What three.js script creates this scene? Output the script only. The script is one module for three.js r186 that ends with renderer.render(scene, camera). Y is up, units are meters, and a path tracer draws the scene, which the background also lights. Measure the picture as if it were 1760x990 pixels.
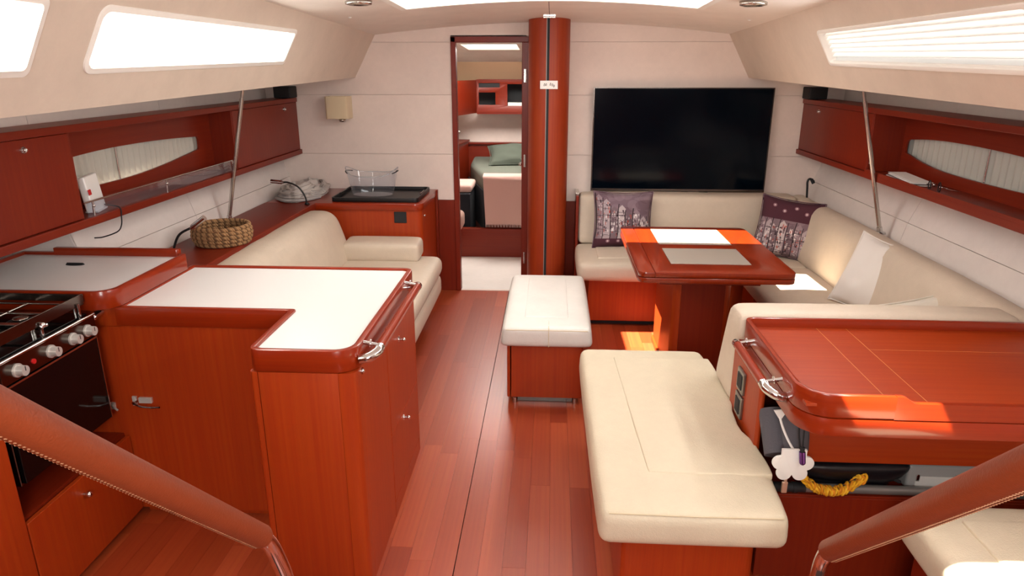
import * as THREE from 'three';
import { RoundedBoxGeometry } from 'three/addons/geometries/RoundedBoxGeometry.js';
import { mergeGeometries, mergeVertices, toCreasedNormals } from 'three/addons/utils/BufferGeometryUtils.js';
import { RectAreaLightUniformsLib } from 'three/addons/lights/RectAreaLightUniformsLib.js';
RectAreaLightUniformsLib.init();

// ---------------------------------------------------------------- camera, sky, sun, daylight, exposure
const scene = new THREE.Scene();
const camera = new THREE.PerspectiveCamera(45.171, 1760 / 990, 0.05, 200);
camera.position.set(0, 1.68, 0);
camera.rotation.order = 'YXZ';
camera.rotation.y = THREE.MathUtils.degToRad(3.253);
camera.rotation.x = THREE.MathUtils.degToRad(-17.71);
scene.add(camera);

scene.background = new THREE.Color(0.80, 0.90, 1.0);
scene.backgroundIntensity = 1.0;

const sun = new THREE.DirectionalLight(new THREE.Color(1.0, 0.92, 0.78), 52);
const SUN_TRAVEL = new THREE.Vector3(0.55, -1, -0.3);
sun.position.set(0, 1, -3).addScaledVector(SUN_TRAVEL, -6);
sun.target.position.set(0, 1, -3);
sun.castShadow = true;
sun.shadow.mapSize.set(2048, 2048);
Object.assign(sun.shadow.camera, { left: -6, right: 6, top: 6, bottom: -6, near: 0.1, far: 20 });
scene.add(sun, sun.target);

// daylight that comes in through each real opening: a soft area light of the size of the opening, set in it
function daylight(w, h, pos, aim, power, color = [1.0, 0.985, 0.96]) {
  const l = new THREE.RectAreaLight(new THREE.Color(...color), power, w, h);
  l.position.set(...pos); l.lookAt(...aim); scene.add(l);
  return l;
}
daylight(1.46, 0.36, [-0.02, 1.985, -3.56], [-0.02, 0, -3.56], 8.5);                 // deck hatch over the dinette
daylight(0.80, 0.75, [0.0, 1.70, 0.86], [0.0, 1.35, -3.0], 27, [1, 0.98, 0.94]);       // companionway behind the camera
daylight(1.46, 0.12, [-1.335, 1.755, -2.86], [0, 1.05, -2.86], 10);                   // coachroof windows, port
daylight(1.20, 0.12, [-1.335, 1.745, -1.20], [0, 1.05, -1.20], 9);
daylight(1.46, 0.12, [1.265, 1.755, -2.80], [0, 1.05, -2.80], 22);                    // and starboard
daylight(1.20, 0.12, [1.265, 1.745, -1.20], [0, 1.05, -1.20], 36);
daylight(0.60, 0.55, [-0.45, 1.83, -6.55], [-0.45, 0, -6.55], 38, [1, 0.95, 0.88]);                    // hatch of the forward cabin

const renderer = new THREE.WebGLRenderer({ antialias: true });
renderer.toneMapping = THREE.LinearToneMapping;
renderer.toneMappingExposure = 0.92;
renderer.shadowMap.enabled = true;
renderer.shadowMap.type = THREE.PCFSoftShadowMap;

// ---------------------------------------------------------------- numbers and noise
function rng(seed) { let a = seed >>> 0; return () => { a = (a + 0x6D2B79F5) >>> 0; let t = a; t = Math.imul(t ^ (t >>> 15), t | 1); t ^= t + Math.imul(t ^ (t >>> 7), t | 61); return ((t ^ (t >>> 14)) >>> 0) / 4294967296; }; }
const lerp = (a, b, t) => a + (b - a) * t, clamp = (v, a, b) => Math.min(b, Math.max(a, v));
function noise2(px, py, seed) {               // periodic value noise on a px by py lattice
  const r = rng(seed), g = new Float32Array(px * py).map(() => r());
  return (u, v) => { const x = (((u % 1) + 1) % 1) * px, y = (((v % 1) + 1) % 1) * py, i = Math.floor(x), j = Math.floor(y); let f = x - i, k = y - j; f = f * f * (3 - 2 * f); k = k * k * (3 - 2 * k);
    const G = (a, b) => g[(b % py) * px + (a % px)]; return lerp(lerp(G(i, j), G(i + 1, j), f), lerp(G(i, j + 1), G(i + 1, j + 1), f), k); };
}
function dataTex(n, fn, srgb) {
  const d = new Uint8Array(n * n * 4);
  for (let j = 0; j < n; j++) for (let i = 0; i < n; i++) { const c = fn((i + 0.5) / n, (j + 0.5) / n), o = (j * n + i) * 4; d[o] = clamp(c[0], 0, 1) * 255; d[o + 1] = clamp(c[1], 0, 1) * 255; d[o + 2] = clamp(c[2], 0, 1) * 255; d[o + 3] = 255; }
  const t = new THREE.DataTexture(d, n, n, THREE.RGBAFormat); t.wrapS = t.wrapT = THREE.RepeatWrapping; t.magFilter = THREE.LinearFilter; t.minFilter = THREE.LinearMipmapLinearFilter; t.generateMipmaps = true;
  if (srgb) t.colorSpace = THREE.SRGBColorSpace; t.needsUpdate = true; return t;
}
function rep(t, u, v) { const c = t.clone(); c.repeat.set(u, v); c.needsUpdate = true; return c; }
function canvasTex(w, h, draw) { const c = document.createElement('canvas'); c.width = w; c.height = h; draw(c.getContext('2d'), w, h); const t = new THREE.CanvasTexture(c); t.colorSpace = THREE.SRGBColorSpace; t.wrapS = t.wrapT = THREE.RepeatWrapping; return t; }

// ---------------------------------------------------------------- textures (one tile = 1 uv unit; uv are metres, repeat sets the size)
const woodMap = (() => { const a = noise2(36, 3, 1), b = noise2(110, 6, 2), c = noise2(220, 26, 3), d = noise2(5, 3, 4);
  return dataTex(512, (u, v) => { const w = u + 0.012 * d(u, v); let s = 0.5 * a(w, v) + 0.3 * b(w, v) + 0.2 * d(u, v); const p = c(u, v) > 0.80 ? 0.10 : 0; s = 0.91 + 0.09 * (s - 0.3) - p * 0.25; return [s, s * (0.93 + 0.1 * a(w, v)), s * 0.95]; }, true); })();
const woodTex = rep(woodMap, 3.4, 0.8);
const leatherBump = (() => { const a = noise2(90, 90, 11), b = noise2(190, 190, 12), c = noise2(9, 9, 13); return dataTex(512, (u, v) => { const s = 0.5 * a(u, v) + 0.35 * b(u, v) + 0.4 * c(u, v); return [s, s, s]; }); })();
const leatherTex = rep(leatherBump, 4, 4);
const clothBump = (() => { const a = noise2(60, 60, 21); return dataTex(256, (u, v) => { const s = 0.5 + 0.25 * Math.sin(u * 64 * 2 * Math.PI) * Math.sin(v * 64 * 2 * Math.PI) + 0.3 * (a(u, v) - 0.5); return [s, s, s]; }); })();
const clothTex = rep(clothBump, 8, 8);
const mottleMap = (() => { const a = noise2(7, 7, 31), b = noise2(30, 30, 32), c = noise2(120, 120, 33); return dataTex(256, (u, v) => { const s = 0.95 + 0.05 * (0.5 * a(u, v) + 0.3 * b(u, v) + 0.2 * c(u, v)); return [s, s, s]; }, true); })();
const mottle = rep(mottleMap, 1.3, 1.3);

// ---------------------------------------------------------------- materials
const phys = (o) => new THREE.MeshPhysicalMaterial(o), std = (o) => new THREE.MeshStandardMaterial(o);
const wood = (hex, o = {}) => phys({ color: hex, map: woodTex, roughness: 0.45, specularIntensity: 0.5, clearcoat: 0.15, clearcoatRoughness: 0.25, ...o });
const M = {
  wood: wood('#aa3c10'), woodRim: wood('#962e0d', { roughness: 0.3, clearcoat: 0.45, clearcoatRoughness: 0.12 }), woodDimmed: wood('#80240b'), woodPost: wood('#a23c18', { roughness: 0.5, clearcoat: 0.2, clearcoatRoughness: 0.35 }), woodTable: wood('#84280b', { roughness: 0.28, clearcoat: 0.45, clearcoatRoughness: 0.1 }),  // deep wood: same mahogany with shade mixed in; table wood a darker copy
  vinyl: std({ color: '#ead9cf', map: mottle, roughness: 0.75 }), ceiling: std({ color: '#f4ebe2', map: mottle, roughness: 0.5 }), coachroof: std({ color: '#d9c9b9', map: mottle, roughness: 0.6 }), hullLiner: std({ color: '#e6dcd6', map: mottle, roughness: 0.7 }),
  gap: std({ color: '#2a1710', roughness: 0.9 }), liner: std({ color: '#9c8f83', roughness: 0.9 }), white: std({ color: '#f4f2ee', roughness: 0.3 }), laminate: phys({ color: '#e8e7e6', roughness: 0.32, clearcoat: 0.2 }), whiteTrim: std({ color: '#f3efe8', roughness: 0.4 }),
  leather: phys({ color: '#d2c2af', map: mottle, roughness: 0.55, bumpMap: leatherTex, bumpScale: 0.0008 }), leatherLit: phys({ color: '#dcd7d0', map: mottle, roughness: 0.5, bumpMap: leatherTex, bumpScale: 0.0008 }), leatherPale: phys({ color: '#d2c5ac', map: mottle, roughness: 0.55, bumpMap: leatherTex, bumpScale: 0.0008 }),  // ottoman leather is the settee cream with hatch light mixed into its colour
  leatherSeam: std({ color: '#cdbd9d', roughness: 0.7 }), railLeather: phys({ color: '#863819', map: mottle, roughness: 0.48, bumpMap: leatherTex, bumpScale: 0.0005 }), stitch: std({ color: '#b07a58', roughness: 0.7 }),
  chrome: std({ color: '#d8d8d8', metalness: 1, roughness: 0.12 }), steel: std({ color: '#c9c5be', metalness: 1, roughness: 0.24 }), greyMetal: std({ color: '#8d8a86', metalness: 0.5, roughness: 0.5 }), satin: std({ color: '#cfccc6', metalness: 0.45, roughness: 0.35 }), brass: std({ color: '#c9a348', metalness: 1, roughness: 0.35 }),
  black: std({ color: '#0c0c0e', roughness: 0.45 }), rubber: std({ color: '#17171a', roughness: 0.7 }), screen: phys({ color: '#030911', roughness: 0.12, specularIntensity: 0.25 }), navy: std({ color: '#12141d', roughness: 0.9 }),
  darkGlass: phys({ color: '#060607', roughness: 0.08, specularIntensity: 0.7 }), darkSteel: std({ color: '#6a625d', metalness: 1, roughness: 0.2 }),
  pane: phys({ color: '#ffffff', transmission: 1, thickness: 0, roughness: 0, ior: 1.45 }), acrylic: phys({ color: '#f4f7fb', transmission: 0.97, thickness: 0, roughness: 0.03, ior: 1.45 }),
  blind: std({ color: '#f6f6f4', roughness: 0.95 }), curtain: phys({ color: '#b9b3a8', transmission: 0.14, thickness: 0, roughness: 1, side: THREE.DoubleSide }),
  shade: phys({ color: '#ead9b8', transmission: 0.3, thickness: 0, roughness: 1, side: THREE.DoubleSide }), red: std({ color: '#c01818', roughness: 0.5 }), paper: std({ color: '#eeece8', roughness: 0.7 }),
};
M.blind = phys({ color: '#f8f8f6', transmission: 0.5, thickness: 0, roughness: 1, side: THREE.DoubleSide });

// ---------------------------------------------------------------- geometry helpers (all in metres, y up)
function plain(g) { let n = g.index ? g.toNonIndexed() : g; for (const k of Object.keys(n.attributes)) if (!['position', 'normal', 'uv'].includes(k)) n.deleteAttribute(k); if (!n.attributes.normal) n.computeVertexNormals(); n.morphAttributes = {}; n.clearGroups(); return n; }
// box-projected uv in metres; the wood grain (v) runs along `grain`
function uvbox(g, grain = 'y', off = [0, 0]) {
  g = plain(g); const p = g.attributes.position, uv = new Float32Array(p.count * 2), a = new THREE.Vector3(), b = new THREE.Vector3(), c = new THREE.Vector3(), n = new THREE.Vector3(), gi = 'xyz'.indexOf(grain);
  for (let i = 0; i < p.count; i += 3) {
    a.fromBufferAttribute(p, i); b.fromBufferAttribute(p, i + 1); c.fromBufferAttribute(p, i + 2); n.crossVectors(b.clone().sub(a), c.clone().sub(a)); const m = [Math.abs(n.x), Math.abs(n.y), Math.abs(n.z)], k = m.indexOf(Math.max(...m));
    let ax = [0, 1, 2].filter((q) => q !== k); if (ax[0] === gi) ax = [ax[1], ax[0]];
    [a, b, c].forEach((q, j) => { const w = [q.x, q.y, q.z]; uv[(i + j) * 2] = w[ax[0]] + off[0] + 0.137 * k; uv[(i + j) * 2 + 1] = w[ax[1]] + off[1] + 0.211 * k; });
  }
  g.setAttribute('uv', new THREE.BufferAttribute(uv, 2)); return g;
}
let grainShift = 0;
const shiftNow = () => { grainShift = (grainShift * 7.13 + 0.317) % 1; return [grainShift * 3.1, grainShift * 5.7]; };
function box(x0, x1, y0, y1, z0, z1, r = 0.003, grain = 'y') {
  const w = Math.abs(x1 - x0), h = Math.abs(y1 - y0), d = Math.abs(z1 - z0), rr = Math.min(r, w * 0.49, h * 0.49, d * 0.49);
  const g = rr > 0.0002 ? new RoundedBoxGeometry(w, h, d, rr > 0.008 ? 3 : 1, rr) : new THREE.BoxGeometry(w, h, d);
  g.translate((x0 + x1) / 2, (y0 + y1) / 2, (z0 + z1) / 2); return uvbox(g, grain, shiftNow());
}
function trace(path, pts) {
  const n = pts.length, P = pts.map((q) => new THREE.Vector2(q[0], q[1]));
  for (let i = 0; i < n; i++) {
    const p = P[(i + n - 1) % n], c = P[i], q = P[(i + 1) % n], r = Math.min(pts[i][2] || 0, c.distanceTo(p) * 0.5, c.distanceTo(q) * 0.5);
    if (r > 1e-5) { const s = c.clone().addScaledVector(p.clone().sub(c).normalize(), r), e = c.clone().addScaledVector(q.clone().sub(c).normalize(), r); i ? path.lineTo(s.x, s.y) : path.moveTo(s.x, s.y); const k = 0.5523; path.bezierCurveTo(lerp(s.x, c.x, k), lerp(s.y, c.y, k), lerp(e.x, c.x, k), lerp(e.y, c.y, k), e.x, e.y); } else i ? path.lineTo(c.x, c.y) : path.moveTo(c.x, c.y);
  }
  path.closePath(); return path;
}
// outline [a, b, corner radius] pushed along an axis: 'z' takes (x, y), 'x' takes (z, y), 'y' takes (x, z)
function prism(pts, axis, a0, a1, bevel = 0, grain = 'y', holes = [], seg = 8) {
  const flip = (q) => (axis === 'x' ? [-q[0], q[1], q[2]] : axis === 'y' ? [q[0], -q[1], q[2]] : q);
  const s = trace(new THREE.Shape(), pts.map(flip)); for (const h of holes) s.holes.push(trace(new THREE.Path(), h.map(flip)));
  let g = new THREE.ExtrudeGeometry(s, { depth: Math.abs(a1 - a0) - 2 * bevel, bevelEnabled: bevel > 0, bevelThickness: bevel, bevelSize: bevel, bevelOffset: -bevel, bevelSegments: bevel > 0.012 ? 5 : 2, curveSegments: seg });
  g.translate(0, 0, bevel); if (axis === 'x') g.rotateY(Math.PI / 2); if (axis === 'y') g.rotateX(-Math.PI / 2);
  const m = Math.min(a0, a1); g.translate(axis === 'x' ? m : 0, axis === 'y' ? m : 0, axis === 'z' ? m : 0);
  g.deleteAttribute('uv'); g = toCreasedNormals(plain(g), 0.6); return uvbox(g, grain, shiftNow());
}
const V = (a) => (a.isVector3 ? a : new THREE.Vector3(...a));
function rod(a, b, r, r2 = r, n = 14) { a = V(a); b = V(b); const d = b.clone().sub(a), g = new THREE.CylinderGeometry(r2, r, d.length(), n); g.translate(0, d.length() / 2, 0); g.applyQuaternion(new THREE.Quaternion().setFromUnitVectors(new THREE.Vector3(0, 1, 0), d.normalize())); g.translate(a.x, a.y, a.z); return plain(g); }
function tube(pts, r, closed = false, seg = 48, n = 10, tension = 0.5) { return plain(new THREE.TubeGeometry(new THREE.CatmullRomCurve3(pts.map(V), closed, 'catmullrom', tension), seg, r, n, closed)); }
// straight pieces joined by rounded bends
function bent(pts, r, bend = 0.05, seg = 96, n = 14) {
  const P = pts.map(V), c = new THREE.CurvePath(); let prev = P[0];
  for (let i = 1; i < P.length - 1; i++) { const a = P[i].clone().addScaledVector(P[i - 1].clone().sub(P[i]).normalize(), bend), b = P[i].clone().addScaledVector(P[i + 1].clone().sub(P[i]).normalize(), bend); c.add(new THREE.LineCurve3(prev, a)); c.add(new THREE.QuadraticBezierCurve3(a, P[i], b)); prev = b; }
  c.add(new THREE.LineCurve3(prev, P[P.length - 1])); return plain(new THREE.TubeGeometry(c, seg, r, n, false));
}
function lathe(pts, x, y, z, n = 24) { const g = new THREE.LatheGeometry(pts.map((q) => new THREE.Vector2(q[0], q[1])), n); g.translate(x, y, z); return plain(g); }
function ball(x, y, z, r, sx = 1, sy = 1, sz = 1) { const g = new THREE.SphereGeometry(r, 16, 12); g.scale(sx, sy, sz); g.translate(x, y, z); return plain(g); }
// upholstered block: rounded, crowned, optionally warped by fn(vector)
function soft(x0, x1, y0, y1, z0, z1, r, { crown = 0, wrinkle = 0, seed = 1, n = 26, fn } = {}) {
  const w = x1 - x0, h = y1 - y0, d = Math.abs(z1 - z0), zc = (z0 + z1) / 2, k = (q) => clamp(Math.ceil(q / 0.045), 6, n), g = new THREE.BoxGeometry(2, 2, 2, k(w) + 6, k(h) + 4, k(d) + 6); g.deleteAttribute('uv');
  const p = g.attributes.position, v = new THREE.Vector3(), half = new THREE.Vector3(w / 2, h / 2, d / 2), c = new THREE.Vector3(), nz = noise2(7, 7, seed), nz2 = noise2(19, 19, seed + 5);
  for (let i = 0; i < p.count; i++) {
    v.fromBufferAttribute(p, i); for (const q of 'xyz') v[q] = Math.sin((clamp(v[q], -1, 1) * Math.PI) / 2) * half[q];
    c.set(clamp(v.x, -half.x + r, half.x - r), clamp(v.y, -half.y + r, half.y - r), clamp(v.z, -half.z + r, half.z - r)); const o = v.clone().sub(c); if (o.length() > 1e-6) v.copy(c).addScaledVector(o.normalize(), r);
    const a = 1 - (v.x / half.x) ** 4, b = 1 - (v.z / half.z) ** 4, e = 1 - (v.y / half.y) ** 4;
    if (crown) { v.y += Math.sign(v.y) * crown * Math.max(0, a * b) * Math.min(1, Math.abs(v.y) / half.y); v.x += Math.sign(v.x) * crown * 0.6 * Math.max(0, e * b) * Math.min(1, Math.abs(v.x) / half.x); v.z += Math.sign(v.z) * crown * 0.6 * Math.max(0, e * a) * Math.min(1, Math.abs(v.z) / half.z); }
    if (wrinkle) v.y += wrinkle * ((nz(v.x / 1.1 + 3, v.z / 1.1 + 3) - 0.5) + 0.5 * (nz2(v.x / 1.3, v.z / 0.9) - 0.5)) * Math.max(0, a * b);
    v.x += (x0 + x1) / 2; v.y += (y0 + y1) / 2; v.z += zc; if (fn) fn(v); p.setXYZ(i, v.x, v.y, v.z);
  }
  let m = mergeVertices(g.deleteAttribute('normal') || g, 1e-5); m.computeVertexNormals(); return uvbox(m, 'y');
}
// grid surface from fn(u, v) -> [x, y, z]
function surf(fn, nu, nv, closeU = false) {
  const pos = [], uv = [], idx = []; for (let j = 0; j <= nv; j++) for (let i = 0; i <= nu; i++) { pos.push(...fn(i / nu, j / nv)); uv.push(i / nu, j / nv); }
  for (let j = 0; j < nv; j++) for (let i = 0; i < nu; i++) { const a = j * (nu + 1) + i; idx.push(a, a + 1, a + nu + 1, a + 1, a + nu + 2, a + nu + 1); }
  const g = new THREE.BufferGeometry(); g.setAttribute('position', new THREE.Float32BufferAttribute(pos, 3)); g.setAttribute('uv', new THREE.Float32BufferAttribute(uv, 2)); g.setIndex(idx); g.computeVertexNormals(); return plain(g);
}
// throw pillow lying in its own xy plane, both faces, uv over the front
function pillowGeo(w, h, t, seed, n = 26) {
  const nz = noise2(6, 6, seed), side = (s) => surf((u, v) => { const a = u * 2 - 1, b = v * 2 - 1, f = Math.pow(Math.max(0, (1 - a * a) * (1 - b * b)), 0.42), pin = 1 - 0.09 * (1 - (a * a) * (b * b)); const px = 1 - 0.1 * (1 - b * b) * a * a, py = 1 - 0.1 * (1 - a * a) * b * b;
    return [(a * w / 2) * px, (b * h / 2) * py, s * (t / 2) * f * (0.88 + 0.3 * nz(u * 0.9, v * 0.9 + 0.3))]; }, n, n);
  const f = side(1), k = side(-1); const p = k.attributes.position; for (let i = 0; i < p.count; i += 3) { const x = p.getX(i), y = p.getY(i), z = p.getZ(i); p.setXYZ(i, p.getX(i + 1), p.getY(i + 1), p.getZ(i + 1)); p.setXYZ(i + 1, x, y, z); } k.computeVertexNormals();
  const g = mergeGeometries([f, k]); const m = mergeVertices(g, 1e-4); return plain(m);
}

// ---------------------------------------------------------------- scene graph helpers
const taken = {};
function numbered(name) { const n = taken[name] = (taken[name] ?? -1) + 1; return n ? `${name}_${String(n).padStart(3, '0')}` : name; }
function shade(m) { m.castShadow = m.receiveShadow = true; return m; }
function mark(o, label, category, group) { o.userData.label = label; o.userData.category = category; if (group) o.userData.group = group; return o; }
function thing(name, label, category, pos = [0, 0, 0], group) { const o = new THREE.Group(); o.name = numbered(name); o.position.set(...pos); scene.add(o); o.userData.at = undefined; delete o.userData.at; return mark(o, label, category, group); }
const rootPos = new Map();
function posOf(o) { let p = new THREE.Vector3(); for (let q = o; q && q !== scene; q = q.parent) p.add(q.position); return p; }
// geometry given in world metres becomes a part of `parent`
function put(parent, name, geos, mat, label) {
  const list = (Array.isArray(geos) ? geos : [geos]).map(plain); for (const g of list) if (!g.attributes.uv) uvbox(g);
  let g = list.length > 1 ? mergeGeometries(list.map((q) => (q.attributes.uv ? q : uvbox(q)))) : list[0].clone(); const o = posOf(parent); g.translate(-o.x, -o.y, -o.z);
  const m = shade(new THREE.Mesh(g, mat)); m.name = parent === scene ? numbered(name) : name; if (label) m.userData.label = label; parent.add(m); return m;
}
function single(name, label, category, geos, mat, group) { return mark(put(scene, name, geos, mat), label, category, group); }
function struct(name, geos, mat) { const m = put(scene, name, geos, mat); m.userData.kind = 'structure'; return m; }

// ================================================================ THE SETTING
const ZB = -5.174, ZA = 0.95, CX = -0.03;                                  // main bulkhead, aft bulkhead, centre line
const yEdge = (z) => 1.897 + 0.0256 * (z - ZB), yMid = (z) => 1.978 + 0.035 * (z - ZB), yFoot = (z) => 1.62 - 0.0172 * (z - ZB);
const SL = 0.55;                                                           // lean of the coachroof sides
const xEdge = (z) => 1.395 - (yEdge(z) - 1.62) * SL;
const yCeil = (x, z) => lerp(yMid(z), yEdge(z), Math.min(1, Math.abs((x - CX) / xEdge(z)) ** 1.8));

// floor: a dark sub-floor and narrow laminated strips, each a plank
const floor = struct('floor', box(-2.3, 2.2, -0.09, -0.0125, -5.2, ZA, 0), M.gap);
{
  const tones = ['#aa4522', '#a03f1e', '#b04b28', '#a54220', '#9c3b1b', '#b5502d'].map((c) => phys({ color: c, map: woodTex, roughness: 0.42, specularIntensity: 0.6, clearcoat: 0.55, clearcoatRoughness: 0.3 }));
  const W = 0.083, lens = [0.72, 0.95, 1.2], geo = {};
  for (const L of lens) for (let k = 0; k < 3; k++) { const g = new THREE.BoxGeometry(W - 0.0006, 0.012, L - 0.0006); geo[L + '_' + k] = uvbox(plain(g), 'z', [k * 0.71, k * 0.43]); }
  const r = rng(41), inside = (x, z) => (x < -0.66 && z < -2.33 && z > -2.78) || (x < -0.92 && z < -2.7) || (x < -1.69) || (x > 1.38 && z < -1.9) || (z < -4.58 && x > 0.3) || (x > 0.35 && x < 0.56 && z < -1.95 && z > -2.8), covered = (x, za, zb) => inside(x, za) && inside(x, zb) && inside(x, (za + zb) / 2);
  for (let i = 0; i < 38; i++) {
    const left = -1.647 + i * W + (i >= 16 ? 0.003 : 0), x = left + W / 2; let z = 0.2 + r() * 0.5 - 0.6;
    if (x > 1.5) break;
    while (z > ZB) { const L = lens[Math.floor(r() * 3)], c = Math.max(z - L, ZB) , mid = (z + c) / 2; const tone = tones[Math.floor(r() * tones.length)], k = Math.floor(r() * 3);
      if (!covered(x, z, c) && mid < -0.6) { const m = shade(new THREE.Mesh(geo[L + '_' + k], tone)); m.name = 'plank'; m.position.set(x, -0.006, mid); if (c === ZB) { m.scale.z = (z - c) / L; } floor.add(m); }
      z -= L; }
  }
}

// main bulkhead with the door opening: backing, cream panels above, wood below
{
  const hole = [[-0.712, 0], [-0.712, 1.865], [-0.205, 1.865], [-0.205, 0]];
  const w = struct('wall_front', prism([[-2.2, -0.09], [2.1, -0.09], [2.1, 2.12], [-2.2, 2.12]], 'z', ZB - 0.04, ZB - 0.008, 0, 'y', [hole]), M.vinyl);
  const rows = [[0.72, 1.06], [1.0625, 1.486], [1.4885, 1.846], [1.8485, 2.1]];
  for (const [a, b] of rows) for (const [x0, x1] of b > 2 ? [[-2.15, -0.21], [-0.21, 2.05]] : [[-2.15, -0.73], [-0.19, 2.05]]) put(w, 'panel', box(x0, x1, a, b, ZB - 0.008, ZB, 0.0015), M.vinyl);
  put(w, 'panel', box(-0.73, -0.19, 1.885, 1.8925, ZB - 0.008, ZB, 0), M.vinyl);
  put(w, 'panel', box(-2.15, -0.73, 0, 0.7175, ZB - 0.008, ZB + 0.006, 0.002), M.woodDimmed, 'dark wood lower panel');
  put(w, 'panel', box(-0.19, 2.05, 0, 0.7175, ZB - 0.008, ZB + 0.004, 0.002), M.woodDimmed, 'dark wood lower panel');
  const d = struct('door_1', [box(-0.731, -0.695, 0, 1.884, ZB - 0.06, ZB + 0.014, 0.004), box(-0.731, -0.155, 1.845, 1.884, ZB - 0.06, ZB + 0.014, 0.004, 'x')], M.woodDimmed);
  put(d, 'jamb', box(-0.222, -0.16, 0, 1.846, ZB - 0.06, ZB + 0.03, 0.004), M.woodDimmed);
  put(d, 'door_leaf', box(-0.215, -0.178, 0.02, 1.83, ZB - 0.75, ZB - 0.075, 0.004), M.woodDimmed);
  for (const y of [0.28, 1.02, 1.62]) put(d, 'hinge', [box(-0.207, -0.196, y - 0.045, y + 0.045, ZB + 0.03, ZB + 0.034, 0.001), rod([-0.193, y - 0.045, ZB + 0.034], [-0.193, y + 0.045, ZB + 0.034], 0.005)], M.steel);
  put(d, 'latch', [box(-0.226, -0.222, 0.93, 1.03, ZB - 0.03, ZB, 0.001), ball(-0.232, 0.99, ZB - 0.01, 0.014)], M.steel);
  const aft = struct('wall_back', prism([[-2.3, -0.09], [2.2, -0.09], [2.2, 2.25], [-2.3, 2.25]], 'z', ZA, ZA + 0.04, 0, 'y', [[[-0.42, 1.28], [-0.42, 2.12], [0.42, 2.12], [0.42, 1.28]]]), M.wood);
}

// hull sides: lined panels that lean outward, each with an opening for its porthole
const hulls = { left: [[1.95, 0], [1.95, 0.76], [2.07, 1.15], [2.1, 1.36], [2.12, 1.66]], right: [[1.86, 0], [1.86, 0.78], [2.01, 1.15], [2.04, 1.36], [2.06, 1.66]] };      // outline of the port liner (distance from x = 0, height)
function hullX(y, s) { const hull = s < 0 ? hulls.left : hulls.right; let i = 0; while (i < hull.length - 2 && y > hull[i + 1][1]) i++; const [a, b] = [hull[i], hull[i + 1]], x = lerp(a[0], b[0], (y - a[1]) / (b[1] - a[1])); return s * x; }
for (const [s, name, z0, z1] of [[-1, 'wall_left', -4.02, -2.38], [1, 'wall_right', -4.08, -2.2]]) {
  const strip = (y0, y1, a, b, t0, t1, q = 0) => prism([[hullX(y0, s) + s * (t0 + q), y0], [hullX(y1, s) + s * (t0 + q), y1], [hullX(y1, s) + s * (t1 + q), y1], [hullX(y0, s) + s * (t1 + q), y0]], 'z', a, b);
  const back = [], zs = s < 0 ? -2.74 : 0.2, q = 0.30; for (const [y0, y1] of [[0, 0.7], [0.7, 1.15]]) back.push(strip(y0, y1, ZB - 0.04, zs, 0.012, 0.05), strip(y0, y1, zs, ZA, 0.012, 0.05, q)); back.push(strip(1.36, 1.66, ZB - 0.04, ZA, 0.012, 0.05)); back.push(strip(1.15, 1.36, ZB - 0.04, z0, 0.012, 0.05), strip(1.15, 1.36, z1, ZA, 0.012, 0.05));
  const w = struct(name, back, M.liner), cuts = s < 0 ? [ZB, -3.72, -2.74, -1.3, ZA] : [ZB, -3.74, -2.3, -0.8, ZA];
  for (let i = 0; i < cuts.length - 1; i++) for (const [y0, y1] of [[0, 0.7], [0.7, 0.885], [0.888, 1.15], [1.36, 1.66]]) put(w, 'panel', strip(y0, y1, cuts[i] + 0.0015, cuts[i + 1] - 0.0015, 0, 0.012, y1 < 1.2 && cuts[i] >= zs ? q : 0), M.hullLiner); if (s < 0) put(w, 'panel', prism([[-1.95, 0], [-1.95, 0.76], [-2.07, 1.15], [-2.40, 1.15], [-2.30, 0]], 'z', -2.75, -2.738), M.hullLiner); if (s < 0) put(w, 'panel', box(-2.5, -2.06, 1.15, 1.165, -2.75, ZA, 0), M.hullLiner);
}

// side decks over the lockers
for (const [s, name] of [[-1, 'ceiling_left'], [1, 'ceiling_right']]) { const g = prism([[CX + s * 1.425, ZB - 0.04], [CX + s * 1.482, ZA], [CX + s * 2.2, ZA], [CX + s * 2.2, ZB - 0.04]], 'y', 0.012, 0.05), p = g.attributes.position; for (let i = 0; i < p.count; i++) p.setY(i, p.getY(i) + yFoot(p.getZ(i))); struct(name, g, M.ceiling); }

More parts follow.
